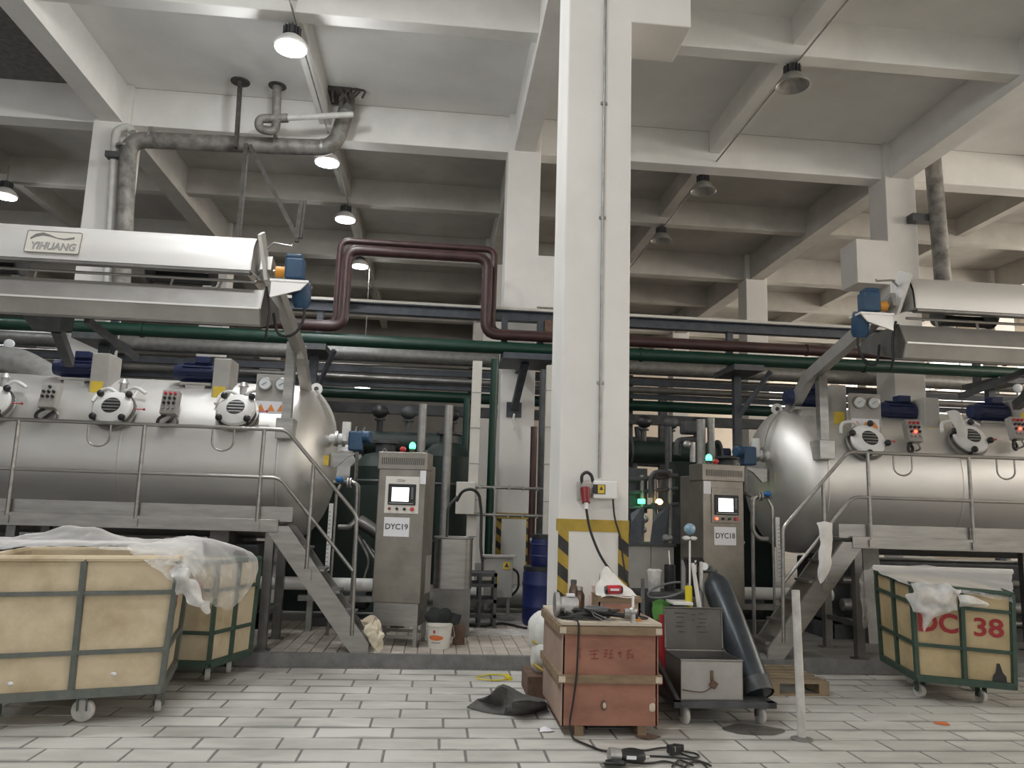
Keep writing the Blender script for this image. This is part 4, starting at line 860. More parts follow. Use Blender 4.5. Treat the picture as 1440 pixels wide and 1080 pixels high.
# ---------------------------------------------------------------- control cabinets
def cabinet(x, y, rz, word, side):
    t = thing('control_cabinet', 'stainless control cabinet with touch screen and paper sign reading %s' % word, 'cabinet', (x,y,.118), rz, 'control cabinets')
    T = THM[t.name]
    def W(p): return T @ Vector(p)
    class LB(MB):
        def build(s, *a, **k): s.v = [T @ p for p in s.v]; return MB.build(s, *a, **k)
    hw, d = .245, .5
    b = LB(); b.bx(-hw,hw,0,d,.42,1.80); b.build('body', 'cabinet_steel', t, 0, .01)
    b = LB(); b.bx(-hw-.012,hw+.012,-.012,d*.55,1.74,1.92); head = b.build('vent_head', 'cabinet_steel', t, 0, .008)
    for k in range(22): xx = -hw+.03+k*.0205; b = LB(); b.bx(xx,xx+.009,-.014,-.010,1.79,1.86); b.build('vent_slot', 'dark_grille', head, 0)
    b = LB(); b.bx(-hw+.02,hw-.02,.02,d-.02,.20,.42); b.build('plinth', 'steel', t, 0)
    for sx in (-1,1):
        for yy in (.04,d-.06): b = LB(); b.bx(sx*(hw-.04)-.02,sx*(hw-.04)+.02,yy-.02,yy+.02,0,.21); b.build('leg', 'steel', t, 0)
    for yy in (.03,d-.07): b = LB(); b.bx(-hw+.04,hw-.04,yy,yy+.02,.08,.11); b.build('cross_bar', 'steel', t, 0)
    x0, x1 = (-.165,.185) if side == 'L' else (-.15,.20)
    b = LB(); b.bx(x0,x1,-.012,.0,1.30,1.67); pn = b.build('control_panel', 'nameplate' if side == 'L' else 'cabinet_steel', t, 0, .004)
    b = LB(); b.bx(x0+.035,x1-.03,-.026,-.012,1.385,1.595); sc = b.build('screen_bezel', 'black_plastic', pn, 0, .005)
    b = LB(); b.bx(x0+.075,x1-.10,-.028,-.026,1.42,1.56); b.build('screen', 'screen_lit', pn, 0)
    b = LB()
    for k in range(7): b.bx(x1-.075,x1-.055,-.029,-.026,1.45+k*.017,1.458+k*.017)
    b.bx(x0+.05,x1-.05,-.029,-.026,1.398,1.406); b.build('screen_keys', 'ink_light', pn, 0)
    for k, m_ in enumerate(('led_red' if side == 'R' else 'scrawl_red','black_plastic','black_plastic','bright_red')):
        xx = x0+.055+k*.078; b = LB(); b.rev([(.014 if k < 3 else .020,0),(.014 if k < 3 else .020,.018)], (xx,-.012,1.345), (0,-1,0), 14); b.build('button', m_, pn)
    b = LB(); b.add([(x0+.10,-.0135,1.632),(x0+.14,-.0135,1.642),(x0+.2,-.0135,1.636),(x0+.22,-.0135,1.640),(x0+.2,-.0135,1.630),(x0+.14,-.0135,1.635)], [(0,1,2,3,4,5)]); b.bx(x0+.12,x0+.2,-.0135,-.0125,1.618,1.625); b.build('maker_mark', 'ink_grey', pn, 0)
    lx0, lx1 = (-.16,.10) if side == 'L' else (-.115,.145)
    b = LB(); b.bx(lx0,lx1,-.003,.0,1.07,1.26); sg = b.build('paper_sign', 'paper', t, 0)
    text(word, .078, 'ink_dark', sg, W(((lx0+lx1)/2,-.004,1.165)), T.to_3x3() @ Vector((1,0,0)), (0,0,1), 'sign_lettering', .0008, .0012)
    nx = (hw-.055, hw+.005) if side == 'L' else (-hw-.0, -hw+.085)
    b = LB(); b.bx(nx[0],nx[1],-.016,-.013,1.60,1.735); b.build('paper_note', 'paper', t, 0)
    b = LB(); b.ell((-.03,.1,1.955),.035,.035,.03,14,8); b.cyl((-.03,.1,1.92),(-.03,.1,1.95),.022,None,12); b.build('stop_button', 'bright_red', t)
    b = LB(); b.ell((.06 if side == 'L' else -.09,.14,1.99),.035,.035,.045,14,8); b.build('beacon', 'beacon_green', t)
    b = LB(); b.cyl((.06 if side == 'L' else -.09,.14,1.915),(.06 if side == 'L' else -.09,.14,1.965),.03,None,12); b.build('beacon_base', 'dark_steel', t)
    for sx in (-.21,.21): b = LB(); b.tube([(sx-.018,.05,1.915),(sx-.018,.05,1.94),(sx,.05,1.955),(sx+.018,.05,1.94),(sx+.018,.05,1.915)], .005, 6); b.build('lifting_eye', 'steel', t)
    sx = hw+.001 if side == 'L' else -hw-.001
    b = LB(); b.bx(sx-.004,sx+.004,.2,.46,.5,.88); b.build('side_vent', 'light_grey_paint', t, 0)
    for l in (('beacon_light', (.06 if side == 'L' else -.09,.05,2.06)),):
        pass
    return t
cabinet(-.355, 8.08, math.radians(-11), 'DYC19', 'L')
cabinet(3.05, 8.18, math.radians(11), 'DYC18', 'R')
# ---------------------------------------------------------------- dosing vessels beside the cabinets
c = P(637,795,8.85); t = thing('dosing_tank', 'round-cornered stainless dosing tank on a stand beside cabinet 19', 'tank', (c.x,8.95,.118))
b = MB(); pts = []
for cx_, cy_, a0 in ((.12,.12,0),(-.12,.12,90),(-.12,-.12,180),(.12,-.12,270)):
    for k in range(6): a = math.radians(a0+18*k); pts.append((c.x+cx_+.09*math.cos(a), 8.95+cy_+.09*math.sin(a), .62))
b.prism(pts, (0,0,.54)); b.build('vessel', 'steel', t, 40)
b = MB(); b.tube([(p[0],p[1],1.16) for p in pts], .012, 6, 0, True); b.build('rim', 'steel', t)
b = MB(); b.prism([(c.x+(p[0]-c.x)*.93,8.95+(p[1]-8.95)*.93,1.155) for p in pts], (0,0,.006)); b.build('liquid', 'machine_green', t, 0)
b = MB(); b.bx(c.x-.2,c.x+.2,8.76,9.14,.13,.62); b.build('skirt', 'plate_steel', t, 0)
b = MB(); b.tube([(c.x-.08,8.95,1.1),(c.x-.08,8.95,1.5),(c.x+.02,8.95,1.62)], .015, 8, .05); b.build('stirrer_pipe', 'dark_steel', t)
c = P(918,800,8.9); t = thing('dosing_tank', 'square stainless dosing box with open dark lids beside cabinet 18', 'tank', (c.x,9.1,.118))
x0, x1 = P(883,760,8.8).x, P(948,760,8.8).x; zt = P(915,768,8.8).z
b = MB(); b.bx(x0,(x0+x1)/2-.002,8.8,9.3,.45,zt); b.bx((x0+x1)/2+.002,x1,8.8,9.3,.45,zt); b.build('vessel', 'light_grey_paint', t, 0, .008)
b = MB(); b.bx(x0-.02,x1+.02,8.78,9.32,zt,zt+.03); b.build('rim', 'dark_steel', t, 0)
for x in (x0+.03,x1-.03): b = MB(); b.bx(x-.02,x+.02,8.82,8.86,.118,.45); b.bx(x-.02,x+.02,9.22,9.26,.118,.45); b.build('leg', 'dark_steel', t, 0)
for a, e, top in ((884,902,(903,712)),(914,934,(940,712))):
    p0 = P(a,766,8.85); p1 = P(e,766,8.85); q = P(top[0],top[1],9.1); q0 = P(top[0]-16,top[1]+10,9.1)
    b = MB(); b.prism([p0,p1,P(e+5,735,9.0),q,q0,P(a+4,735,9.0)], (0,.012,0)); b.build('lid', 'slate_steel', t, 0)
b = MB(); b.tube([P(932,757,8.85),P(945,757,8.85)], .03, 10); b.rev([(.045,-.02),(.045,.02)], P(936,757,8.85), (1,0,0), 12); b.build('valve', 'alu_cast', t)
# racks of small pipes seen between near column and cabinet 18
t = thing('valve_rack', 'dark valve rack with small lamps left of control cabinet 18', 'rack', (2.5,10.4,.118))
for x, y0 in ((903,668),(921,662),(942,660)):
    a = P(x,y0,10.4); b = MB(); b.tube([(a.x,10.4,.118),(a.x,10.4,a.z)], .03, 10); b.build('upright', 'galv_steel', t)
for y0, r in ((672,.035),(690,.03),(712,.03)):
    b = MB(); b.tube([P(884,y0+3,10.4),P(953,y0-3,10.4)], r, 10); b.build('pipe', 'dark_steel', t)
b = MB(); b.tube([P(915,700,10.35),P(915,672,10.35),P(921,664,10.35),P(940,664,10.35),P(944,670,10.35)], .035, 10, .1); b.build('pipe', 'dark_steel', t)
b = MB(); b.box(P(929,712,10.3),(.22,.16,.08)); b.build('lamp_holder', 'dark_steel', t, 0)
b = MB(); b.ell(P(927,706,10.25),.05,.05,.045,12,8); b.build('amber_lamp', 'lamp_amber', t)
b = MB(); b.box(P(902,705,10.3),(.09,.03,.06)); b.build('exit_light', 'beacon_green', t, 0)
b = MB(); b.box(P(895,690,10.6),(.25,.2,.6)); b.build('valve_block', 'dark_steel', t, 0)
b = MB(); b.ell(P(907,730,10.3),.05,.05,.05,10,7); b.ell(P(905,745,10.3),.045,.045,.045,10,7); b.build('ball_valve', 'alu_cast', t)
b = MB(); b.box(P(942,735,10.5),(.22,.2,.55)); b.build('pump_block', 'dark_steel', t, 0)
t = thing('pipe_gantry', 'dark red and green pipe gantry against the bright far wall', 'gantry', (4.0,20,.118))
for y0, m_, r in ((634,'pipe_purple',.09),(641,'pipe_green',.10),(650,'dark_steel',.07)): b = MB(); b.tube([P(860,y0,20),P(935,y0+4,20)], r, 10); b.build('pipe', m_, t)
for x in (880,932): b = MB(); a = P(x,640,20); b.bx(a.x-.1,a.x+.1,19.9,20.1,.118,a.z+1.8); b.build('post', 'dark_steel', t, 0)
b = MB(); b.tube([P(897,600,20),P(900,625,20)], .10, 8); b.tube([P(885,622,20),P(900,619,20)], .12, 8); b.tube([P(903,618,20),P(933,620,20)], .08, 8); b.build('valve', 'dark_steel', t)
t = thing('top_fittings', 'dark motor and fittings on top of the heat exchanger by the green beacon', 'fittings', P(975,640,11.0))
b = MB(); b.box(P(972,602,11.0),(.28,.25,.18)); b.build('motor', 'dark_steel', t, 0, .03)
b = MB(); a = P(972,618,11.0); b.tube([P(952,640,11.0),P(953,620,11.0),P(985,617,11.0),P(986,640,11.0)], .05, 10, .05); b.build('pipe', 'dark_steel', t)
b = MB(); b.ell(P(966,625,10.9),.06,.05,.06,10,7); b.cyl(P(974,622,10.9),P(974,650,10.9),.04,None,10); b.build('valve', 'alu_cast', t)
b = MB(); a = P(975,650,11.0); b.bx(a.x-.3,a.x+.3,10.9,11.2,.118,a.z); b.build('stand', 'machine_green', t, 0)
# ---------------------------------------------------------------- fittings on the tank heads
def head_valve(side):
    L = side == 'L'; fx = (lambda x: x) if L else (lambda x: 2.74-x); mb = lambda: MB(fx)
    t = thing('actuated_valve', 'blue actuator valve with white pipe on the %s tank head' % ('branded hood machine' if L else 'plain hood machine'), 'valve', (fx(-1.0),9.2,2.1), 0, 'blue actuator valves')
    c = P(500,620,9.0); cx, cz = c.x, c.z
    b = mb(); b.tube([(-1.24,9.2,cz+.03),(cx-.07,9.1,cz+.03)], .06, 12); b.cyl((cx-.12,9.1,cz),(cx-.12,9.1,cz+.22),.05,None,12); b.build('pipe', 'white_enamel', t)
    for x in (-1.17,cx-.15): b = mb(); b.rev([(.09,-.014),(.09,.014)], (x,9.15,cz+.03), (1,0,0), 14); b.build('flange', 'alu_cast', t)
    b = mb(); b.box((cx,9.05,cz),(.16,.16,.22)); b.cyl((cx+.06,9.05,cz+.05),(cx+.17,9.0,cz+.05),.07,None,12); b.build('actuator', 'actuator_blue', t, 0, .02)
    b = mb(); b.prism([(-1.22,9.15,cz-.14),(cx+.03,9.15,cz-.12),(cx-.1,9.15,cz-.18),(-1.16,9.15,cz-.30),(-1.22,9.15,cz-.28)], (0,.04,0)); b.build('bracket', 'steel', t, 0)
    b = mb(); b.tube([(cx+.02,9.05,cz-.12),(cx+.02,9.1,cz-.45),(cx-.14,9.2,cz-.48),(-1.24,9.3,cz-.46)], .02, 8, .05); b.build('drain_pipe', 'steel', t)
    t = thing('sight_gauge', 'white graduated level gauge with blue valve under the %s tank head' % ('branded hood machine' if L else 'plain hood machine'), 'gauge', (fx(-.95),8.7,.118), 0, 'level gauges')
    q0 = P(467,708,8.7); q1 = P(458,802,8.7); x = q0.x
    b = mb(); b.bx(x-.025,x+.02,8.66,8.68,q1.z,q0.z); sc = b.build('scale', 'white_plastic', t, 0)
    for k in range(14): z = q1.z+.05+k*(q0.z-q1.z-.1)/14; b = mb(); b.bx(x-.02,x+.0,8.656,8.66,z,z+.006); b.build('tick', 'ink_dark', sc, 0)
    b = mb(); b.tube([(x+.04,8.7,.118),(x+.04,8.7,q0.z+.12),(x+.07,8.75,q0.z+.2)], .016, 8, .05); b.build('glass_tube', 'steel', t)
    z = P(476,678,8.7).z
    b = mb(); b.tube([(x-.02,8.9,z),(x+.18,8.75,z),(x+.26,8.72,z-.02),(x+.27,8.72,z-.40),(x+.2,8.72,z-.48),(x+.08,8.75,z-.48)], .028, 10, .07); b.build('pipe', 'steel', t)
    b = mb(); b.tube([(x+.27,8.72,z-.1),(x+.27,8.72,.118)], .022, 8); b.build('down_pipe', 'galv_steel', t)
    b = mb(); b.ell((x+.05,8.8,z+.03),.045,.045,.035,12,8); b.build('valve_handle', 'valve_blue', t)
    for xx in (x+.15,x+.18): b = mb(); b.rev([(.055,-.008),(.055,.008)], (xx,8.75,z), (1,0,0), 14); b.build('flange', 'alu_cast', t)
head_valve('L'); head_valve('R')
# low pipework between tank and cabinet on both sides
for L in (True, False):
    fx = (lambda x: x) if L else (lambda x: 2.74-x); mb = lambda: MB(fx)
    t = thing('circulation_pump', 'dark circulation pump and pipes under the %s tank' % ('branded hood' if L else 'plain hood'), 'pump', (fx(-1.2),9.5,.118), 0, 'circulation pumps')
    b = mb(); b.tube([(-1.9,9.0,.62),(-.35,9.0,.62)], .07, 12); b.build('header_pipe', 'white_enamel', t)
    b = mb(); b.rev([(.12,-.3),(.16,-.28),(.16,.2),(.10,.24)], (-.95,9.5,.45), (1,0,0), 18); b.rev([(.22,-.08),(.22,.08)], (-.55,9.5,.45), (1,0,0), 20); b.build('pump', 'dark_steel', t)
    b = mb(); b.tube([(-.55,9.5,.45),(-.55,9.5,1.1),(-.9,9.6,1.3)], .08, 12, .15); b.build('riser', 'plate_steel', t)
    b = mb(); b.bx(-1.4,-.3,9.3,9.7,.118,.22); b.build('skid', 'dark_steel', t, 0)
    b = mb(); b.bx(-1.45,-.35,8.95,9.05,.44,.50); b.bx(-1.35,-1.29,8.96,9.04,.118,.6); b.bx(-.5,-.44,8.96,9.04,.118,.6); b.build('frame', 'galv_steel', t, 0)
    b = mb(); b.bx(-1.9,-.45,10.6,10.65,.118,1.75); b.build('screen_panel', 'machine_green', t, 0)
    for k in range(5): b = mb(); b.tube([(-.9+.05*k,9.1,1.2-.05*k),(-.7+.06*k,8.95,.9-.04*k),(-.8+.1*k,9.2,.55)], .012, 6, .1); b.build('hose', 'black_rubber' if k % 2 else 'galv_steel', t)
# bucket with dark cloth, sheet, red box
c = PZ(617,911,.118); t = thing('paint_bucket', 'white plastic bucket with orange oval logo beside cabinet 19', 'bucket', (c.x,c.y,.118))
b = MB(); b.rev([(.105,0),(.125,.22),(.135,.22),(.135,.25),(.12,.25)], (c.x,c.y,.118), (0,0,1), 28); b.build('pail', 'pail_white', t)
def on_pail(u0,u1,z0,z1,m_,nm,oval=False):
    b = MB(); N_ = 16; top = []; bot = []
    for k in range(N_+1):
        s_ = k/N_; a = u0+(u1-u0)*s_; h = math.sqrt(max(0,1-(2*s_-1)**2)) if oval else 1
        zm = (z0+z1)/2; hh = (z1-z0)/2*h
        for lst, z in ((top,zm+hh),(bot,zm-hh)):
            r = .105+.02*(z/.22)+.0015; lst.append((c.x+r*math.sin(a), c.y-r*math.cos(a), .118+z))
    b.add(top+bot, [(k,k+1,N_+2+k,N_+1+k) for k in range(N_)]); b.build(nm, m_, t)
on_pail(-1.0,.35,.085,.135,'logo_orange','logo',True); on_pail(-.75,.1,.06,.068,'ink_grey','logo_line'); on_pail(-.55,-.35,.15,.185,'stencil_red','logo_flame',True)
b = MB(); b.tube([(c.x+.13,c.y,.34),(c.x+.15,c.y-.03,.24),(c.x+.12,c.y-.08,.2)], .004, 5); b.build('handle', 'galv_steel', t)
cc = Vector((c.x,c.y,.40)); b = MB(); b.ell(cc, .16,.13,.11, 20, 12, None, .45, 7)
b.loft([[cc+Vector((.05,-.05,.08)), cc+Vector((.12,-.05,.06)), cc+Vector((.21,-.04,.04))],[cc+Vector((.05,-.08,-.02)), cc+Vector((.13,-.07,-.02)), cc+Vector((.17,-.05,-.03))]], 4, .015, 9, .02)
single(b, 'work_cloth', 'dark_cloth', 'dark green work cloth heaped on top of the white bucket', 'cloth')
b = MB(); b.bx(c.x+.14,c.x+.26,c.y+.16,c.y+.26,.118,.30); b.bx(c.x+.15,c.x+.25,c.y+.17,c.y+.25,.30,.31); single(b, 'small_box', 'rust', 'small dark red box behind the white bucket', 'box', smooth=0, bevel=.005)
b = MB(); q = PZ(700,890,.12); b.loft([[(q.x+dx*.22-.6+ (dy*.05), q.y-.22+dy*.16, .125+.05*max(0,noise.noise(Vector((dx*1.3,dy*1.7,3))))) for dy in range(4)] for dx in range(7)], 4, .025, 9)
single(b, 'plastic_sheet', 'floor_film', 'crumpled clear plastic sheet lying on the platform tiles', 'plastic sheet')
b = MB(); b.tube([PZ(650,878,.13),PZ(680,882,.13),PZ(705,876,.13),PZ(740,884,.13)], .018, 8, .15); single(b, 'floor_cable', 'cord_black', 'thick black cable on the floor behind the plastic sheet', 'cable')
c = P(508,893,7.66); b = MB()
b.loft([[(-.66,7.74,.42),(-.60,7.70,.47),(-.52,7.70,.46),(-.47,7.74,.40)],[(-.62,7.69,.38),(-.56,7.64,.39),(-.50,7.64,.38),(-.44,7.68,.32)],[(-.56,7.66,.30),(-.53,7.62,.30),(-.48,7.63,.28),(-.43,7.66,.24)],[(-.53,7.66,.22),(-.50,7.63,.19),(-.47,7.63,.17),(-.44,7.66,.16)]], 6, .05, 16, .01)
single(b, 'rag', 'cream_cloth', 'cream rag hanging over the foot of the stairs by cabinet 19', 'cloth')
b = MB(); q = P(1158,770,7.68)
b.loft([[P(1150,735,7.70),P(1160,733,7.66),P(1170,737,7.70)],[P(1152,770,7.68),P(1162,768,7.64),P(1171,770,7.68)],[P(1150,800,7.68),P(1158,803,7.65),P(1168,798,7.68)],[P(1152,815,7.68),P(1155,820,7.66),P(1160,815,7.68)]], 5, .02, 10, .01)
single(b, 'rag', 'white_cloth', 'white rag hung on the stair handrail beside the bollard', 'cloth')

# big insulated elbow and gauge at the far end of the branded machine
t = thing('insulated_elbow', 'thick insulated steam pipe elbow with white gauge on the branded machine', 'pipe', P(30,540,9.5))
b = MB(); b.tube([P(-60,512,9.5),P(-10,505,9.5),P(22,508,9.5),P(62,528,9.45),P(86,556,9.3)], .17, 18, .3); b.build('pipe', 'galv_steel', t)
b = MB(); b.rev([(.185,-.03),(.185,.03)], P(2,507,9.5), (1,0,-.05), 18); b.build('clamp_band', 'steel', t)
q = P(14,484,9.45); b = MB(); b.cyl(q-Vector((0,0,.14)), q, .012, None, 8); b.build('gauge_stem', 'steel', t)
b = MB(); b.rev([(.055,0),(.055,.03),(.045,.035)], q, (0,-1,0), 18); b.build('gauge', 'gauge_face', t)
t = thing('pressure_gauge', 'round white pressure gauge above the plain hood machine', 'gauge', P(1430,560,9.4))
q = P(1430,546,9.4); b = MB(); b.cyl(P(1434,585,9.4), q, .012, None, 8); b.build('stem', 'steel', t)
b = MB(); b.rev([(.055,0),(.055,.03),(.045,.035)], q, (0,-1,0), 18); b.build('dial', 'gauge_face', t)
# ---------------------------------------------------------------- fabric bins
def fabric_bin(bot, zb, zt, tap, lab, frame_m, panel_m, levels, mids, wheels, tilt=(0,0), rim_m=None):
    c = sum((Vector(p) for p in bot), Vector((0,0)))/4 if False else Vector((sum(p[0] for p in bot)/4, sum(p[1] for p in bot)/4))
    t = thing('fabric_bin', lab, 'bin', (c.x,c.y,0), 0, 'wheeled fabric bins')
    B = [Vector((p[0],p[1],zb)) for p in bot]
    T = [Vector((c.x+(p[0]-c.x)*(1+tap), c.y+(p[1]-c.y)*(1+tap), zt+tilt[0]*(p[0]-c.x)+tilt[1]*(p[1]-c.y))) for p in bot]
    q = lambda i, h: B[i%4].lerp(T[i%4], h)
    cen = Vector((c.x,c.y,0))
    for i in range(4):
        a0, a1, t0, t1 = (v.lerp(Vector((c.x,c.y,v.z)), .03) for v in (B[i],B[(i+1)%4],T[i],T[(i+1)%4]))
        out = (a0+a1)/2-Vector((c.x,c.y,zb)); n = (a1-a0).cross(t0-a0).normalized()
        if n.dot(out) < 0: n = -n
        b = MB(); b.prism([a0,a1,t1,t0], -n*.012); b.build('panel', panel_m, t, 0)
    b = MB(); b.prism([v.lerp(Vector((c.x,c.y,v.z)),.03) for v in B], (0,0,.015)); b.build('base', panel_m, t, 0)
    w_ = .034
    for i in range(4):
        b = MB(); b.bar(B[i],T[i],w_,w_,(0,1,0)); b.build('corner_post', frame_m, t, 0)
        for h in [0]+list(levels): b = MB(); b.bar(q(i,h),q(i+1,h),w_*(1.3 if h == 0 else .8),w_*(1.6 if h == 0 else .8)); b.build('rail', frame_m, t, 0)
        for s_ in mids[i]:
            b = MB(); b.bar(B[i].lerp(B[(i+1)%4],s_),T[i].lerp(T[(i+1)%4],s_),w_,w_,(0,1,0)); b.build('post', frame_m, t, 0)
        b = MB(); b.tube([T[i],T[(i+1)%4]], .022, 8); b.build('rim', rim_m or frame_m, t)
    for (x, y, r) in wheels:
        b = MB(); b.box((x,y,zb-.03),(.07,.07,.02)); b.bar((x-.03,y,zb-.03),(x-.03,y+.01,r),.012,.05,(0,1,0)); b.bar((x+.03,y,zb-.03),(x+.03,y+.01,r),.012,.05,(0,1,0)); cs = b.build('caster', frame_m, t, 0)
        b = MB(); b.rev([(r*.35,-.018),(r*.9,-.022),(r,-.015),(r,.015),(r*.9,.022),(r*.35,.018)], (x,y+.01,r), (1,.25,0) if r < .07 else (.1,1,0), 22); b.build('wheel', 'post_white', cs)
    return t, B, T
b1, B1, T1 = fabric_bin([(-2.86,5.50),(-1.83,5.86),(-2.02,6.76),(-3.04,6.42)], .20, 1.08, .08, 'large cream fabric bin with grey-green frame and gauze spilling over its end', 'frame_grey_green', 'bin_canvas', (.30,.74), ([.5],[],[.5],[]),
    [(-2.30,5.78,.075),(-1.90,6.05,.045),(-2.6,6.45,.075),(-2.85,5.75,.045)], rim_m='bin_canvas')
b2, B2, T2 = fabric_bin([(-2.55,6.98),(-1.80,6.92),(-1.60,7.5),(-2.36,7.56)], .16, .98, .05, 'cream fabric bin with green frame tucked behind the large cream bin', 'frame_green', 'bin_canvas', (.30,.72), ([.5],[.5],[.5],[.5]),
    [(-1.84,7.05,.06),(-2.4,7.1,.06),(-1.75,7.38,.06),(-2.3,7.42,.06)])
b3, B3, T3 = fabric_bin([(4.13,6.58),(4.77,6.27),(5.10,7.15),(4.36,7.50)], .19, .96, .05, 'yellow-cream fabric bin with green frame and red stencilled number', 'frame_green', 'bin_canvas_yellow', (.36,.80), ([.5],[],[.5],[.5]),
    [(4.24,6.72,.055),(4.68,6.55,.05),(4.95,7.0,.06),(4.5,7.25,.06)], (-.03,.05))
def on_face(B, T, i, s_, h, off=.033):
    p = B[i].lerp(B[(i+1)%4], s_).lerp(T[i].lerp(T[(i+1)%4], s_), h)
    ux = (B[(i+1)%4]-B[i]).normalized(); uy = (T[i].lerp(T[(i+1)%4],s_)-B[i].lerp(B[(i+1)%4],s_)).normalized(); n = ux.cross(uy)
    return p + n*(off-.04), ux, uy
p, ux, uy = on_face(B3,T3,0,.25,.60); text('DC', .215, 'stencil_red', b3, p, ux, uy, 'stencil_letters', .002, .006)
p, ux, uy = on_face(B3,T3,0,.76,.60); text('38', .205, 'stencil_red', b3, p, ux, uy, 'stencil_number', .002, .004, sx=1.12)
p, ux, uy = on_face(B1,T1,1,.35,.62); text('B', .16, 'stencil_red', b1, p, ux, uy, 'stencil_letter', .002, .002)
p, ux, uy = on_face(B2,T2,0,.80,.72); text('2', .17, 'stencil_red', b2, p, ux, uy, 'stencil_number', .002, .006, sx=1.3)
p, ux, uy = on_face(B3,T3,0,.86,.07, .033); b = MB(); b.prism([p+ux*x+uy*y for x, y in ((-.06,-.04),(.05,-.05),(.045,.02),(.02,.05),(0,.12),(-.02,.12),(-.03,.05),(-.05,.02))], ux.cross(uy)*.003); b.build('tear', 'stripe_black', b3, 0)
for s_, h in ((.18,.10),(.72,.13)): p, ux, uy = on_face(B1,T1,0,s_,h,.033); b = MB(); b.ell(p, .02,.006,.012, 10, 6); b.build('chip', 'paper', b1)
# gauze over the bins
b = MB()
b.loft([[P(-40,772,6.05),P(50,770,5.95),P(120,769,5.95),P(190,771,5.90),P(235,785,5.87)],
        [P(-40,764,6.3),P(50,757,6.3),P(118,752,6.3),P(180,760,6.2),P(245,768,6.15)],
        [P(-40,758,6.5),P(50,750,6.5),P(122,739,6.5),P(178,756,6.5),P(255,760,6.45)],
        [P(-40,764,6.8),P(50,762,6.8),P(122,760,6.8),P(190,763,6.8),P(265,766,6.75)]], 6, .035, 6)
o = b.build('gauze', 'net', None, 60); tag(o, 'white translucent gauze heaped in the large cream bin', 'gauze', 'white gauze on the bins')
b = MB()
b.loft([[P(178,768,5.84),P(205,790,5.74),P(232,808,5.70),P(246,822,5.70)],
        [P(205,764,6.1),P(240,778,5.85),P(262,805,5.75),P(268,835,5.78)],
        [P(250,755,6.4),P(280,765,6.2),P(298,810,6.1),P(296,850,6.15)],
        [P(285,757,6.7),P(318,768,6.6),P(330,815,6.5),P(322,856,6.5)],
        [P(318,766,6.95),P(348,774,6.9),P(360,800,6.85),P(346,840,6.8)],
        [P(335,772,7.1),P(356,778,7.1),P(364,798,7.1),P(355,818,7.1)]], 6, .03, 7)
b.loft([[P(226,760,6.3),P(262,753,6.5),P(285,762,6.6)],[P(238,775,6.0),P(275,772,6.2),P(287,790,6.2)],[P(235,795,5.75),P(262,800,5.8),P(275,812,5.85)]], 6, .02, 9)
o = b.build('gauze', 'net', None, 60); tag(o, 'white gauze spilling over the end of the large cream bin onto the bin behind', 'gauze', 'white gauze on the bins')
b = MB()
b.loft([[P(236,800,5.68),P(250,795,5.66),P(268,802,5.68)],[P(240,815,5.66),P(258,815,5.62),P(280,818,5.66)],[P(252,832,5.68),P(268,838,5.66),P(288,832,5.68)],[P(280,850,5.72),P(288,866,5.72),P(294,850,5.72)]], 6, .05, 14)
b.build('knot', 'net_dense', o, 60)
b = MB()
b.loft([[P(1226,797,7.5),P(1290,796,7.4),P(1360,799,7.25),P(1424,803,7.15)],
        [P(1232,803,7.15),P(1290,806,7.0),P(1360,812,6.85),P(1424,818,6.75)],
        [P(1252,812,6.75),P(1300,821,6.55),P(1360,828,6.4),P(1424,836,6.28)],
        [P(1262,818,6.58),P(1305,828,6.48),P(1362,836,6.33),P(1425,846,6.22)]], 6, .018, 7)
b.loft([[P(1228,798,7.3),P(1215,803,7.2),P(1208,815,7.2)],[P(1229,815,7.3),P(1214,830,7.2),P(1208,838,7.2)],[P(1228,840,7.3),P(1216,855,7.2),P(1212,858,7.2)],[P(1222,880,7.3),P(1216,885,7.25),P(1213,880,7.25)]], 6, .02, 8)
o = b.build('gauze', 'net', None, 60); tag(o, 'white gauze bunched over the front of the bin numbered 38', 'gauze', 'white gauze on the bins')
b = MB()
b.loft([[P(1280,818,6.46),P(1302,818,6.40),P(1330,822,6.36),P(1350,826,6.34)],[P(1276,838,6.44),P(1300,840,6.34),P(1330,842,6.28),P(1352,842,6.30)],[P(1284,856,6.44),P(1304,864,6.36),P(1328,860,6.32),P(1348,855,6.32)],[P(1296,872,6.44),P(1302,888,6.42),P(1318,868,6.40),P(1334,862,6.36)]], 7, .05, 9)
b.loft([[P(1348,836,6.30),P(1368,838,6.26),P(1388,846,6.24)],[P(1350,845,6.27),P(1370,848,6.22),P(1392,851,6.22)],[P(1350,852,6.30),P(1368,853,6.27),P(1386,853,6.25)]], 6, .02, 12)
b.build('bunch', 'net_dense', o, 60)
b = MB(); b.tube([P(1228,798,7.5),P(1424,804,7.15)], .025, 8); single(b, 'gauze_roll', 'white_cloth', 'rolled white gauze lying along the back rim of the numbered bin', 'gauze')
b = MB(); b.tube([P(-30,762,6.62),P(190,764,6.72),P(262,767,6.76)], .018, 8); single(b, 'gauze_roll', 'white_cloth', 'rolled white gauze lying along the back rim of the large cream bin', 'gauze')
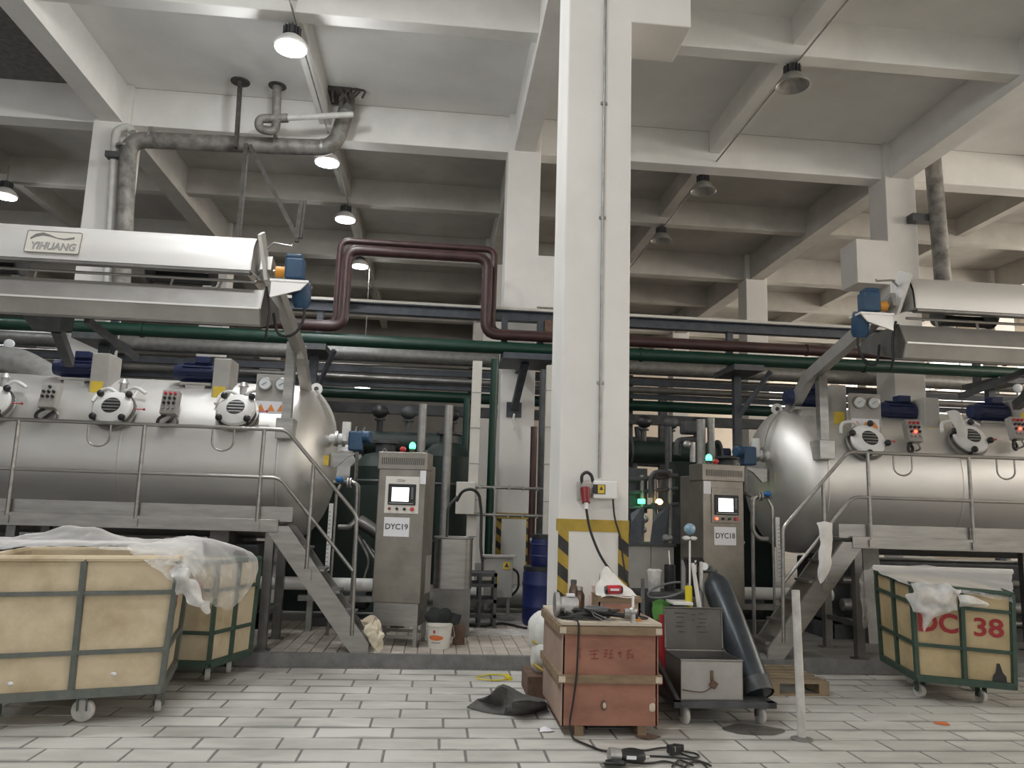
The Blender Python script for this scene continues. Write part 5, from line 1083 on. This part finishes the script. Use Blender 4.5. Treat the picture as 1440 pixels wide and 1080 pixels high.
# ---------------------------------------------------------------- reddish plywood crate and what lies on it
X0, X1, Y0, Y1, ZB, ZT = .90, 1.575, 5.50, 6.40, .07, .725
t = thing('plywood_crate', 'reddish plywood crate with wooden battens standing in front of the column', 'crate', ((X0+X1)/2,(Y0+Y1)/2,0)); CR = t
for (z0, z1, nm) in ((ZB,.385,'panel'),(.385,ZT-.03,'panel')):
    b = MB(); b.bx(X0+.01,X1-.01,Y0+.0,Y0+.02,z0,z1); b.build('front_panel', 'crate_ply', t, 0)
    b = MB(); b.bx(X0,X0+.02,Y0,Y1,z0,z1); b.build('side_panel', 'crate_side', t, 0)
    b = MB(); b.bx(X1-.02,X1,Y0,Y1,z0,z1); b.build('side_panel', 'crate_ply', t, 0)
b = MB(); b.bx(X0,X1,Y1-.02,Y1,ZB,ZT-.03); b.build('back_panel', 'crate_ply', t, 0)
b = MB(); b.bx(X0-.01,X1+.02,Y0-.02,Y1+.01,ZT,ZT+.02); b.build('lid', 'top_board', t, 0)
for z in (.345, ZT-.06):
    b = MB(); b.bx(X0-.02,X1+.02,Y0-.025,Y0,z,z+.055); bt = b.build('batten', 'batten_wood', t, 0)
    for x in (X0-.02, X1-.025): b = MB(); b.bx(x,x+.045,Y0-.027,Y0-.024,z+.008,z+.047); b.build('end_grain', 'end_grain', bt, 0)
    b = MB(); b.bx(X0-.025,X0,Y0,Y1,z,z+.055); b.build('batten', 'batten_wood', t, 0)
    b = MB(); b.bx(X1,X1+.025,Y0,Y1,z,z+.055); b.build('batten', 'batten_wood', t, 0)
for x in (X0+.10, X1-.14): b = MB(); b.bx(x,x+.06,Y0+.01,Y1-.02,0,ZB); b.build('runner', 'batten_wood', t, 0)
b = MB(); b.bx(X0,X1,Y0+.02,Y1,ZB,ZB+.015); b.build('floor_board', 'crate_ply', t, 0)
# faded red brush writing and chipped knots
def stroke(pts, w_=.006): 
    b = MB()
    for a, c_ in zip(pts, pts[1:]): b.bar(P(*a,Y0-.001),P(*c_,Y0-.001),.004,w_,(0,0,1))
    b.build('brush_stroke', 'scrawl_red', t, 0)
for st_ in [((813,914),(817,912)),((815,914),(816,927)),((828,916),(842,915)),((829,920),(840,920)),((836,914),(836,926)),((831,926),(842,926)),((850,914),(855,914)),((852,914),(852,924)),((849,919),(855,919)),((849,924),(853,923)),((858,915),(862,914)),((859,914),(858,925)),((857,920),(862,920)),((856,926),(863,924)),((869,919),(875,918)),((872,915),(873,925)),((881,916),(889,914)),((885,913),(884,920)),((881,921),(891,920)),((883,923),(882,928)),((890,922),(891,927)),((882,925),(890,924))]: stroke(st_)
p = P(849,992,Y0-.003); b = MB(); b.ell(p,.022,.006,.035,14,8); b.build('knot_stain', 'rust', t)
p = P(850,992,Y0-.007); b = MB(); b.ell(p,.013,.005,.02,10,6); b.build('knot_chip', 'end_grain', t)
p = P(917,995,Y0-.003); b = MB(); b.ell(p,.022,.004,.028,10,6,None,.4,30); b.build('peeled_patch', 'end_grain', t)
ZC = ZT+.02
def on_crate(x, y): return PZ(x, y, ZC)
c = on_crate(796, 868); c.y = max(c.y,5.72); t = thing('small_motor', 'small cast aluminium flange motor lying on the crate', 'motor', (c.x,c.y,ZC))
b = MB(); b.rev([(.02,-.085),(.085,-.085),(.085,-.055),(.06,-.05)], (c.x,c.y,ZC+.088), (1,.0,0), 22); b.build('flange', 'alu_cast', t)
b = MB(); b.rev([(.055,-.05),(.06,-.02),(.06,.07),(.045,.085),(.02,.088)], (c.x,c.y,ZC+.085), (1,0,0), 20); b.build('body', 'alu_cast', t)
b = MB(); b.box((c.x+.01,c.y-.045,ZC+.055),(.06,.05,.05)); b.build('terminal_box', 'light_grey_paint', t, 0, .005)
b = MB(); b.box((c.x+.03,c.y,ZC+.155),(.055,.05,.018)); b.build('tag', 'paper', t, 0)
b = MB(); b.box((c.x,c.y,ZC+.012),(.12,.10,.024)); b.build('foot', 'dark_steel', t, 0)
def jar(x, y, r, h, m, lab, lid, name='glass_jar', grp=None):
    c = on_crate(x,y); t = thing(name, lab, 'jar' if name == 'glass_jar' else 'bottle', (c.x,c.y,ZC), 0, grp)
    b = MB(); b.rev([(r*.95,0),(r,.01),(r,h*.72),(r*.75,h*.86),(r*.62,h*.9),(r*.62,h)] if name == 'glass_jar' else [(r,0),(r,h*.5),(r*.35,h*.75),(r*.35,h)], (c.x,c.y,ZC), (0,0,1), 20); b.build('body', m, t)
    b = MB(); b.rev([(r*.68,h-.012),(r*.68,h+.012),(r*.5,h+.016)] if name == 'glass_jar' else [(r*.4,h-.015),(r*.4,h+.02)], (c.x,c.y,ZC), (0,0,1), 16); b.build('cap', lid, t)
    return c
jar(814, 860, .042, .17, 'glass_brown', 'brown glass jar with metal lid standing on the crate', 'alu_cast')
c = jar(806, 860, .035, .22, 'glass_brown', 'taller dark jar behind the brown glass jar on the crate', 'dark_steel')
jar(834, 858, .036, .20, 'glass_pink', 'pale pink bottle standing on the crate beside the jars', 'white_plastic', 'bottle')
# small wooden box with white bag and red can
a = on_crate(843,867); d = on_crate(903,868); y0 = 5.84
t = thing('wooden_box', 'small worn wooden box standing on the crate', 'box', ((a.x+d.x)/2,y0+.12,ZC)); xa, xb = P(842,850,y0).x, P(900,850,y0).x
b = MB(); b.bx(xa,xb,y0,y0+.012,ZC,ZC+.13); b.build('front_panel', 'crate_side', t, 0)
b = MB(); b.bx(xa,xb,y0+.24,y0+.252,ZC,ZC+.13); b.build('back_panel', 'crate_side', t, 0)
for x in (xa, xb-.012): b = MB(); b.bx(x,x+.012,y0,y0+.25,ZC,ZC+.13); b.build('side_panel', 'batten_wood', t, 0)
b = MB(); b.bx(xa-.01,xb+.01,y0-.01,y0,ZC+.10,ZC+.135); b.build('batten', 'batten_wood', t, 0)
b = MB(); b.bx(xa+.03,xb-.05,y0-.004,y0,ZC+.03,ZC+.085); b.build('red_label', 'crate_ply', t, 0)
b = MB(); b.bx(xa,xb,y0,y0+.25,ZC,ZC+.012); b.build('base', 'batten_wood', t, 0)
b = MB(); b.bx(xa-.005,xb+.005,y0-.005,y0+.255,ZC+.13,ZC+.142); b.build('lid', 'batten_wood', t, 0)
zb = ZC+.142; y1 = y0
b = MB()
b.loft([[(xa+.02,y1-.02,zb-.01),(xa+.08,y1-.025,zb-.005),(xa+.16,y1-.025,zb-.0),(xb-.02,y1-.02,zb-.02)],
        [(xa-.01,y1+.05,zb+.02),(xa+.07,y1+.04,zb+.035),(xa+.16,y1+.04,zb+.03),(xb-.0,y1+.03,zb-.01)],
        [(xa+.02,y1+.10,zb+.10),(xa+.08,y1+.13,zb+.14),(xa+.16,y1+.13,zb+.10),(xb-.03,y1+.1,zb+.03)],
        [(xa+.04,y1+.16,zb+.14),(xa+.09,y1+.19,zb+.19),(xa+.17,y1+.19,zb+.13),(xb-.06,y1+.18,zb+.05)],
        [(xa+.03,y1+.24,zb+.01),(xa+.10,y1+.25,zb+.02),(xa+.17,y1+.25,zb+.02),(xb-.03,y1+.24,zb+.01)]], 5, .018, 14)
single(b, 'plastic_bag', 'white_cloth', 'crumpled white plastic bag lying on the small wooden box', 'bag')
p = P(862,829,y1+.02); t = thing('drink_can', 'red drink can lying in the white plastic bag', 'can', (p.x,p.y,zb+.03)); 
b = MB(); b.cyl((p.x-.05,y1-.0,p.z),(p.x+.05,y1-.0,p.z+.004),.032,None,18); b.build('body', 'can_red', t)
for s_ in (-1,1): b = MB(); b.cyl((p.x+s_*.05,y1,p.z+.002*s_),(p.x+s_*.066,y1,p.z+.002*s_),.032,.026,18); b.build('end', 'black_plastic', t)
b = MB(); b.bx(p.x-.03,p.x+.035,y1-.035,y1-.031,p.z-.004,p.z+.012); b.build('label_script', 'paper', t, 0)
# coils of cable, loose wires
b = MB(); c = on_crate(832,873)
for k in range(9):
    a0 = k*.7; pts = []
    for i in range(22):
        a = a0+2*math.pi*i/22; rx = .10+.02*math.sin(k*1.7); ry = .06+.012*math.cos(k)
        pts.append((c.x-.05+.012*k+rx*math.cos(a)*1.5, 5.64+.004*k+ry*math.sin(a), ZC+.012+.006*k+.006*math.sin(3*a+k)))
    b.tube(pts, .0075, 6, 0, True)
o = single(b, 'cable_coil', 'cord_black', 'tangled coil of black cable heaped on the crate top', 'cable')
b = MB(); c = on_crate(840,875)
for k in range(5):
    pts = [(c.x+.02+(.07+.006*k)*math.cos(2*math.pi*i/20), 5.60+(.04+.004*k)*math.sin(2*math.pi*i/20), ZC+.07+.004*k+.004*math.sin(4*math.pi*i/20+k)) for i in range(20)]; b.tube(pts, .004, 5, 0, True)
b.tube([(c.x-.03,5.58,ZC+.07),(c.x+.0,5.545,ZC+.05),(c.x+.05,5.52,ZC+.03),(c.x+.09,5.50,ZC+.012)], .004, 5); b.tube([(c.x-.03,5.58,ZC+.07),(c.x-.02,5.53,ZC+.04),(c.x+.04,5.50,ZC+.012)], .004, 5)
single(b, 'wire_coil', 'hose_grey', 'small coil of grey and white wire lying over the black cable', 'wire')
t = thing('torch_handle', 'black torch handle with chrome collar lying on the crate', 'tool', (1.33,5.72,ZC))
b = MB(); a = P(845,862,5.66); d = P(878,866,5.62); b.tube([a,d], .016, 10); b.build('handle', 'black_plastic', t)
e = P(888,865,5.62); b = MB(); b.tube([d,e], .024, 12); b.build('collar', 'steel', t); b = MB(); b.tube([e,P(897,866,5.61)], .03, 12); b.build('nozzle', 'black_plastic', t)
p = on_crate(890,876); t = thing('pipe_fitting', 'upright cast pipe fitting with a thin white spout on the crate', 'fitting', (p.x,p.y,ZC))
b = MB(); b.cyl((p.x,p.y,ZC),(p.x,p.y,ZC+.09),.02,.016,12); b.ell((p.x,p.y,ZC+.08),.032,.03,.026,12,8); b.cyl((p.x-.06,p.y,ZC+.08),(p.x,p.y,ZC+.08),.018,None,10); b.build('body', 'alu_cast', t)
b = MB(); b.cyl((p.x,p.y,ZC+.1),(p.x,p.y,ZC+.19),.009,None,8); b.build('spout', 'white_plastic', t)
b = MB(); b.box(on_crate(895,873)+Vector((.0,.0,.008)),(.06,.05,.016)); single(b, 'sponge', 'coupling_orange', 'small orange block lying at the foot of the pipe fitting', 'block', smooth=0, bevel=.004)
b = MB(); b.tube([(1.36,5.7,ZC+.01),(1.46,5.62,ZC+.01),(1.56,5.66,ZC+.01),(1.5,5.8,ZC+.01),(1.40,5.86,ZC+.01)], .006, 6, .05); single(b, 'loose_wire', 'cord_black', 'loose black wire curving across the right corner of the crate top', 'wire')
b = MB(); b.tube([(.98,5.62,ZC+.012),(1.005,5.50,ZC+.012),(1.01,5.462,ZC-.02),(1.0,5.462,.40),(.975,5.462,.2),(.955,5.462,.10),(.96,5.40,.015),(1.05,5.25,.012),(1.10,5.16,.012),(1.135,5.10,.02)], .0075, 6, .05); single(b, 'power_cord', 'cord_black', 'dark cord running down the crate front to the angle grinder', 'cord')
# ---------------------------------------------------------------- white sacks left of the crate
for px_, py_, Y, rx, rz, lab in ((764,890,6.8,.13,.17,'upper white sack slumped beside the crate'),(765,922,6.75,.12,.13,'lower torn white sack with yellow straps beside the crate')):
    p = P(px_,py_,Y); b = MB(); b.ell(p,rx,.16,rz,22,14,None,.4,6); t = thing('sack', lab, 'sack', (p.x,Y,p.z-rz), 0, 'white sacks'); b.build('bag', 'sack_white', t)
    b = MB(); b.tube([p+Vector((-.10,-.1,-.05)),p+Vector((-.02,-.18,-.09)),p+Vector((.06,-.15,-.12))], .012, 6, .04); b.build('strap', 'yellow_paint', t)
b = MB(); a = PZ(770,960,0); b.bx(.80,1.02,6.55,7.0,.0,.17); single(b, 'low_pallet_box', 'rust', 'dark wooden box under the white sacks beside the crate', 'box', smooth=0, bevel=.008)
# ---------------------------------------------------------------- tool cart with stainless box
t = thing('tool_cart', 'low dark steel cart on white wheels carrying a toolbox and gas cylinder', 'cart', (2.1,6.1,0))
b = MB(); b.bx(1.76,2.52,5.74,5.80,.13,.17); b.bx(1.76,2.52,6.50,6.56,.13,.17); b.bx(1.76,1.82,5.74,6.56,.13,.17); b.bx(2.46,2.52,5.74,6.56,.13,.17); b.build('frame', 'dark_steel', t, 0)
b = MB(); b.bx(1.78,2.50,5.76,6.54,.155,.168); b.build('deck', 'dark_steel', t, 0)
b = MB(); b.bar((1.80,5.8,.16),(1.68,6.3,.55),.03,.04); b.bar((1.68,6.3,.55),(1.74,6.55,.95),.03,.04); b.build('handle', 'dark_steel', t, 0)
for x, y in ((1.86,5.82),(2.44,5.85),(1.86,6.45),(2.44,6.45)):
    b = MB(); b.bx(x-.035,x-.025,y-.02,y+.02,.055,.13); b.bx(x+.025,x+.035,y-.02,y+.02,.055,.13); b.bx(x-.035,x+.035,y-.02,y+.02,.12,.132); cs = b.build('caster', 'dark_steel', t, 0)
    b = MB(); b.rev([(.02,-.02),(.05,-.02),(.062,-.012),(.062,.012),(.05,.02),(.02,.02)], (x,y,.062), (1,.2,0), 20); b.build('wheel', 'post_white', cs)
bx0, bx1, by0, by1, bz0, bz1 = 1.835, 2.30, 5.82, 6.22, .17, .445
t = thing('toolbox', 'open stainless toolbox with raised lid standing on the cart', 'toolbox', ((bx0+bx1)/2,6.0,bz0))
for nm, a in (('front_panel',(bx0,bx1,by0,by0+.008,bz0,bz1)),('back_panel',(bx0,bx1,by1-.008,by1,bz0,bz1)),('side_panel',(bx0,bx0+.008,by0,by1,bz0,bz1)),('side_panel',(bx1-.008,bx1,by0,by1,bz0,bz1)),('bottom',(bx0,bx1,by0,by1,bz0,bz0+.008)),('divider',(bx0+.2,bx0+.206,by0,by1,bz0,bz1-.05))):
    b = MB(); b.bx(*a); b.build(nm, 'light_grey_paint' if nm == 'front_panel' else 'lid_steel', t, 0)  # darker steel on all but the front paints shade into the box
b = MB(); b.tube([(bx0,by0,bz1),(bx1,by0,bz1),(bx1,by1,bz1),(bx0,by1,bz1)], .008, 6, 0, True); b.build('rim', 'steel', t)
b = MB(); b.prism([(bx0,by1,bz1+.01),(bx1,by1,bz1+.01),(bx1,by1+.03,bz1+.32),(bx0,by1+.03,bz1+.32)], (0,.01,0)); lid = b.build('lid', 'lid_steel', t, 0)
b = MB(); b.tube([(bx0,by1-.0,bz1+.02),(bx0,by1+.03,bz1+.32),(bx1,by1+.03,bz1+.32),(bx1,by1,bz1+.02)], .009, 6); b.build('lid_rim', 'steel', lid)
for k, (x, z, l) in enumerate([(.08,.27,.10),(.10,.24,.06),(.10,.20,.05),(.09,.17,.06),(.11,.13,.05),(.22,.26,.03),(.22,.22,.02),(.28,.27,.04),(.27,.23,.07),(.28,.20,.05),(.26,.17,.07),(.27,.13,.08)]):
    b = MB(); b.box((bx0+x+l/2,by1-.003+.03*z/.31,bz1+.01+z),(l,.002,.006)); b.build('scribble', 'ink_dark', lid, 0)
b = MB(); q = P(1001,950,by0-.006); b.box((q.x,by0-.008,q.z-.0),(.02,.012,.07)); b.box((q.x+.01,by0-.012,q.z-.06),(.05,.02,.05),Matrix.Rotation(.6,3,'Y')); b.build('padlock', 'rust', t, 0)
b = MB(); b.tube([(q.x,by0-.008,q.z-.08),(q.x-.06,by0-.008,q.z-.12),(q.x-.16,by0-.006,q.z-.11),(bx0+.01,by0-.006,q.z-.10)], .004, 5, .04); b.build('wire', 'rust', t)
b = MB(); b.ell((bx0+.11,6.0,bz1-.10),.085,.15,.06,18,10,None,.5,14); single(b, 'oily_rag', 'dark_cloth', 'dark oily rag stuffed into the open stainless toolbox', 'cloth')  # dark lump added so the box interior reads as shaded
t = thing('spanner', 'dark spanner lying across the open toolbox compartment', 'spanner', (2.16,6.0,bz1-.1))  # added dark tool, also there to darken the box interior
b = MB(); b.bar((2.08,5.86,bz1-.09),(2.24,6.14,bz1-.07),.03,.012); b.build('shank', 'dark_steel', t, 0)
for q_ in ((2.08,5.86,bz1-.09),(2.24,6.14,bz1-.07)): b = MB(); b.rev([(.012,-.008),(.03,-.008),(.03,.008),(.012,.008)], q_, (0,0,1), 12); b.build('jaw', 'dark_steel', t)
# leaning gas cylinder
pb = Vector((2.475,5.98,.20)); pt_ = Vector((2.36,6.58,.98)); ax = (pt_-pb).normalized(); ln = (pt_-pb).length
t = thing('gas_cylinder', 'dark blue-grey gas cylinder leaning back on the tool cart', 'gas cylinder', pb)
b = MB(); b.rev([(.05,-.03),(.10,-.028),(.118,.0),(.118,ln-.12),(.10,ln-.05),(.06,ln),(.04,ln+.03)], pb, ax, 28); b.build('body', 'cylinder_blue', t, 40)
b = MB(); b.rev([(.119,-.032),(.121,-.005),(.119,.08)], pb, ax, 28, False); b.build('base_ring', 'dark_steel', t)
e = pt_+ax*.03; b = MB(); b.cyl(e, e+ax*.07, .022, None, 12); b.cyl(e+ax*.03-Vector((.07,0,0)), e+ax*.03+Vector((.05,0,0)), .016, None, 10); b.build('valve', 'dark_steel', t)
g = e+ax*.03+Vector((-.08,-.03,.04)); b = MB(); b.rev([(.035,0),(.035,.03)], g, (0,-1,.1), 18); b.build('gauge', 'steel', t); b = MB(); b.rev([(.03,.0),(.03,.032)], g, (0,-1,.1), 18); b.build('gauge_dial', 'gauge_face', t)
b = MB(); b.cyl(g+Vector((-.07,0,-.05)), g+Vector((-.07,0,.05)), .012, None, 10); b.build('flow_tube', 'white_plastic', t)
b = MB(); b.tube([g+Vector((-.07,0,-.05)), g+Vector((-.06,-.02,-.14)), g+Vector((-.03,-.05,-.2)), g+Vector((-.03,-.08,-.34))], .008, 6, .06); b.build('gas_hose', 'hose_grey', t)
# dark tool cabinet behind the cart with hoses, rods and cylinders
zc = .84; cx0, cx1, cy0, cy1 = 1.74, 2.20, 6.62, 7.0
t = thing('tool_stand', 'dark tool stand behind the toolbox holding hoses and rods', 'stand', (1.97,6.8,0))
b = MB(); b.bx(cx0,cx1,cy0,cy1,.1,zc); b.build('body', 'dark_steel', t, 0, .01)
for x in (cx0+.04,cx1-.04):
    for y in (cy0+.04,cy1-.04): b = MB(); b.bx(x-.03,x+.03,y-.03,y+.03,0,.11); b.build('leg', 'dark_steel', t, 0)
def canister(px_, py0, py1, Y, r, m, lab, ribs=True):
    a = P(px_,py0,Y); z1 = a.z; t = thing('ribbed_canister', lab, 'canister', (a.x,Y,zc), 0, 'ribbed canisters'); prof = []
    n_ = 11; h = z1-zc
    for k in range(n_): z = h*k/n_; prof += [(r,z),(r,z+h/n_*.6),(r*.93,z+h/n_*.65),(r*.93,z+h/n_*.95)]
    prof += [(r*.9,h)]; b = MB(); b.rev(prof, (a.x,Y,zc), (0,0,1), 22); b.build('body', m, t, 50); return t, a
t, a = canister(942,794,838,6.8,.05,'black_rubber','black ribbed canister standing behind the toolbox')
b = MB(); b.tube([(a.x,6.8,a.z-.01),(a.x-.01,6.8,a.z+.12)], .006, 6); b.build('rod', 'white_plastic', t)
t, a = canister(920,812,838,6.76,.05,'hose_grey','grey ribbed canister in clear film behind the toolbox')
b = MB(); b.rev([(.052,.0),(.055,a.z-zc+.02),(.065,a.z-zc+.06),(.04,a.z-zc+.075)], (a.x,6.76,zc), (0,0,1), 22, False); b.build('film', 'bag_film', t)
c = Vector((P(932,838,6.64).x,6.62,zc)); b = MB(); b.tube([c+Vector((.17*math.cos(2*math.pi*i/28)+.02, -.0-.11*math.sin(2*math.pi*i/28)-.06, .03+.06*math.cos(2*math.pi*i/28+.6)-.0)) for i in range(26)], .009, 8); single(b, 'hose_coil', 'hose_grey', 'loop of grey hose lying around the ribbed canisters', 'hose')
b = MB(); a = P(936,905,6.3); b.bx(P(927,870,6.3).x,P(941,870,6.3).x,6.28,6.31,.17,P(935,864,6.3).z); single(b, 'red_board', 'bright_red', 'red board standing between crate and toolbox', 'board', smooth=0, bevel=.004)
b = MB(); p = P(925,855,6.5); b.loft([[P(915,845,6.56),P(928,843,6.54),P(942,847,6.56)],[P(918,860,6.46),P(930,858,6.42),P(941,862,6.46)],[P(922,872,6.40),P(932,872,6.38),P(940,872,6.40)]], 4, .02, 12, .01); single(b, 'green_cloth', 'green_cloth', 'green cloth scrap hanging over the red board', 'cloth')
p = P(958,854,6.35); b = MB(); b.box((p.x,6.40,.79),(.16,.22,.02)); single(b, 'white_board', 'white_enamel', 'white board resting on top of the raised toolbox lid', 'board', smooth=0, bevel=.003)
def rod(px0, py0, px1, py1, Y, r, m, name, lab, cat, r2=None):
    b = MB(); b.cyl(P(px1,py1,Y), P(px0,py0,Y), r, r2, 12); return single(b, name, m, lab, cat)
rod(968,824,969,856,6.42,.03,'yellow','yellow_tube','short yellow tube standing behind the toolbox lid','tube')
rod(974,792,984,858,6.34,.02,'white_cloth','taped_rod','white taped rod leaning behind the toolbox lid','rod',.014)
rod(986,790,987,850,6.55,.018,'post_white','taped_rod','thinner grey rod beside the white taped rod','rod',.014)
t = thing('wrapped_ball_stick', 'thin white stick topped by a ball in pale blue film', 'stick', P(970,858,6.5))
b = MB(); b.cyl(P(970,870,6.5),P(970,760,6.5),.008,None,8); b.build('stick', 'white_plastic', t)
b = MB(); b.ell(P(970,744,6.5),.048,.045,.046,16,12,None,.12,30); b.build('ball', 'blue_film', t)
for s_ in (-1,1): b = MB(); b.ell(P(970+s_*5,757,6.5),.034,.02,.018,12,8,None,.3,30); b.build('bow', 'bag_film', t)
b = MB(); c = P(974,788,6.6)
for k in range(6): b.tube([c+Vector((.02*k-.05,0,-.3)), c+Vector((.02*k-.05,.01*k,-.05)), c+Vector((-.08+.03*k,0,.03)), c+Vector((.0+.02*k,-.02,-.03))], .012, 6, .04)
single(b, 'cable_bundle', 'cord_black', 'bundle of black cables standing behind the white taped rod', 'cable')
# ---------------------------------------------------------------- floor objects
p = PZ(1128,1040); t = thing('bollard', 'white painted pipe bollard with round base plate on the tiles', 'bollard', (p.x,p.y,0)); zt = P(1118,830,p.y).z
b = MB(); b.cyl((p.x,p.y,.0),(p.x-.02,p.y,zt),.030,.028,18); b.build('pipe', 'post_white', t)
b = MB(); b.rev([(.075,0),(.075,.008),(.045,.016),(.03,.02)], (p.x,p.y,0), (0,0,1), 20); b.build('base_plate', 'galv_steel', t)
t = thing('wooden_pallet', 'slatted wooden pallet lying on the tiles by the stairs', 'pallet', (2.95,6.95,0)); th = math.radians(-4)
px0, px1, py0, py1 = 2.45, 3.42, 6.72, 7.45
for k in range(6): y = py0+k*(py1-py0-.09)/5; b = MB(); b.bx(px0,px1,y,y+.09,.10,.12); b.build('slat', 'pallet_wood', t, 0)
for x in (px0,px0+.44,px1-.09): b = MB(); b.bx(x,x+.09,py0,py1,.018,.10); b.build('runner', 'pallet_wood', t, 0)
for y in (py0,py1-.09): b = MB(); b.bx(px0,px1,y,y+.09,0,.018); b.build('base_slat', 'pallet_wood', t, 0)
# crumpled rubber mat
b = MB(); M2 = lambda x, y, z: PZ(x, y, z)
b.loft([[PZ(657,994,.01),PZ(695,1003,.01),PZ(738,1003,.015),PZ(770,995,.02)],
        [PZ(672,984,.05),PZ(705,992,.03),PZ(728,985,.15),PZ(770,990,.06)],
        [PZ(690,978,.10),PZ(706,966,.19),PZ(735,982,.10),PZ(768,986,.09)],
        [PZ(690,974,.03),PZ(708,962,.17),PZ(735,976,.06),PZ(766,983,.04)]], 3, .012, 10, .012)
b.v = [Vector((p.x,p.y,max(p.z,.002))) for p in b.v]
single(b, 'rubber_mat', 'mat_rubber', 'crumpled dark grey rubber mat peaked on the tiles beside the crate', 'mat')
# angle grinder with cord and plug block
a = PZ(868,1062,.06); d = PZ(905,1064,.05); u = (d-a).normalized(); t = thing('angle_grinder', 'black angle grinder with silver gear head lying on the floor', 'grinder', (a.x,a.y,0))
b = MB(); b.rev([(.032,0),(.036,.02),(.034,.10),(.03,.14),(.022,.15)], a+u*.02, u, 16); b.build('body', 'black_plastic', t)
b = MB(); b.bar(a+u*.05-Vector((0,.035,0)), a+u*.11-Vector((0,.034,0)), .004, .02); b.build('label_plate', 'paper', t, 0)
b = MB(); b.cyl(a+u*.15,a+u*.20,.02,.01,10); b.build('cord_sleeve', 'alu_cast', t)
b = MB(); b.rev([(.034,-.055),(.042,-.05),(.042,-.01),(.034,.02)], a, u, 16); b.ell(a-u*.03,.034,.034,.034,14,9); b.cyl(a-u*.03,a-u*.03+Vector((-.005,-.02,-.045)),.026,None,14); b.build('gear_head', 'alu_cast', t)
b = MB(); h = a-u*.03+Vector((-.005,-.02,-.045)); b.rev([(.004,-.003),(.058,-.003),(.058,.003),(.004,.003)], h, (-.1,-.4,-1), 24); b.build('disc', 'dark_steel', t)
b = MB(); b.rev([(.062,-.008),(.062,.012),(.05,.014)], h+Vector((.02,0,.01)), (-.1,-.4,-1), 20); b.build('guard', 'black_plastic', t)
p = PZ(948,1055,.03); t = thing('cord_plug', 'black plug block lying on the floor behind the grinder', 'plug', (p.x,p.y,0))
b = MB(); b.box((p.x,p.y,.035),(.08,.06,.05),Matrix.Rotation(.3,3,'Z')); b.box((p.x+.03,p.y+.01,.045),(.07,.035,.035),Matrix.Rotation(-.4,3,'Z')); b.build('block', 'black_plastic', t, 0, .006)
b = MB(); b.box((p.x-.005,p.y-.031,.045),(.012,.004,.03)); b.build('pin', 'alu_cast', t, 0)
def fl(*pts): return [PZ(x,y,.010) for x, y in pts]
b = MB(); b.tube(fl((876,1054),(888,1052),(905,1056),(925,1052),(942,1051)), .006, 6, .05); b.tube(fl((912,1063),(935,1064),(960,1066),(985,1070),(1000,1077)), .006, 6, .05)
b.tube(fl((958,1056),(978,1059),(985,1064),(975,1066),(958,1060)), .006, 6, .04); b.tube(fl((868,1068),(890,1073),(915,1074),(932,1070),(945,1072),(960,1078)), .006, 6, .05); b.tube(fl((975,1076),(955,1068),(945,1078)), .006, 6, .03); b.tube(fl((995,1080),(985,1070),(970,1072),(962,1080)), .006, 6, .04)
single(b, 'grinder_cord', 'cord_black', 'tangled black cord lying on the floor around the angle grinder', 'cord')
b = MB(); q = PZ(768,1028,.0); b.loft([[q+Vector((-.05,-.03,.006)),q+Vector((0,-.04,.012)),q+Vector((.05,-.02,.006))],[q+Vector((-.04,.02,.02)),q+Vector((0,.02,.026)),q+Vector((.04,.03,.008))]], 4, .008, 20, .003); single(b, 'paper_scrap', 'paper', 'small white paper scrap lying left of the crate', 'paper')
b = MB(); b.tube(fl((670,952),(690,948),(712,949),(718,954),(700,957),(672,955)), .006, 6, .06, True); b.cyl(PZ(712,950,.015),PZ(718,955,.015),.02,None,8); single(b, 'yellow_strap', 'yellow', 'yellow strap loop lying on the tiles near the kerb', 'strap')
def stain(px_, py_, rx, ry, m, name, lab, cat, seed=0):
    q = PZ(px_,py_,0); n_ = 28; b = MB(); pts = [Vector((q.x+rx*(1+.25*noise.noise(Vector((math.cos(2*math.pi*i/n_)*1.5+seed,math.sin(2*math.pi*i/n_)*1.5,seed))))*math.cos(2*math.pi*i/n_), q.y+ry*(1+.25*noise.noise(Vector((math.cos(2*math.pi*i/n_)*1.5+seed+5,math.sin(2*math.pi*i/n_)*1.5,seed))))*math.sin(2*math.pi*i/n_), .0035)) for i in range(n_)]
    b.prism(pts, (0,0,.001)); return single(b, name, m, lab, cat, smooth=0)
stain(1058,1027,.22,.14,'puddle','oil_stain','dark oil stain on the tiles under the cart wheel','stain',2)
stain(1325,1018,.055,.05,'logo_orange','paint_spot','small reddish paint spot on the tiles before the numbered bin','stain',6)
b = MB(); q = PZ(905,1037,.0); b.prism([q+Vector(v) for v in ((-.06,0,.004),(.02,-.07,.004),(.12,-.0,.004),(.03,.08,.004))], (0,0,.004)); single(b, 'board_scrap', 'rust', 'flat dark brown board scrap lying beside the crate foot', 'board', smooth=0)
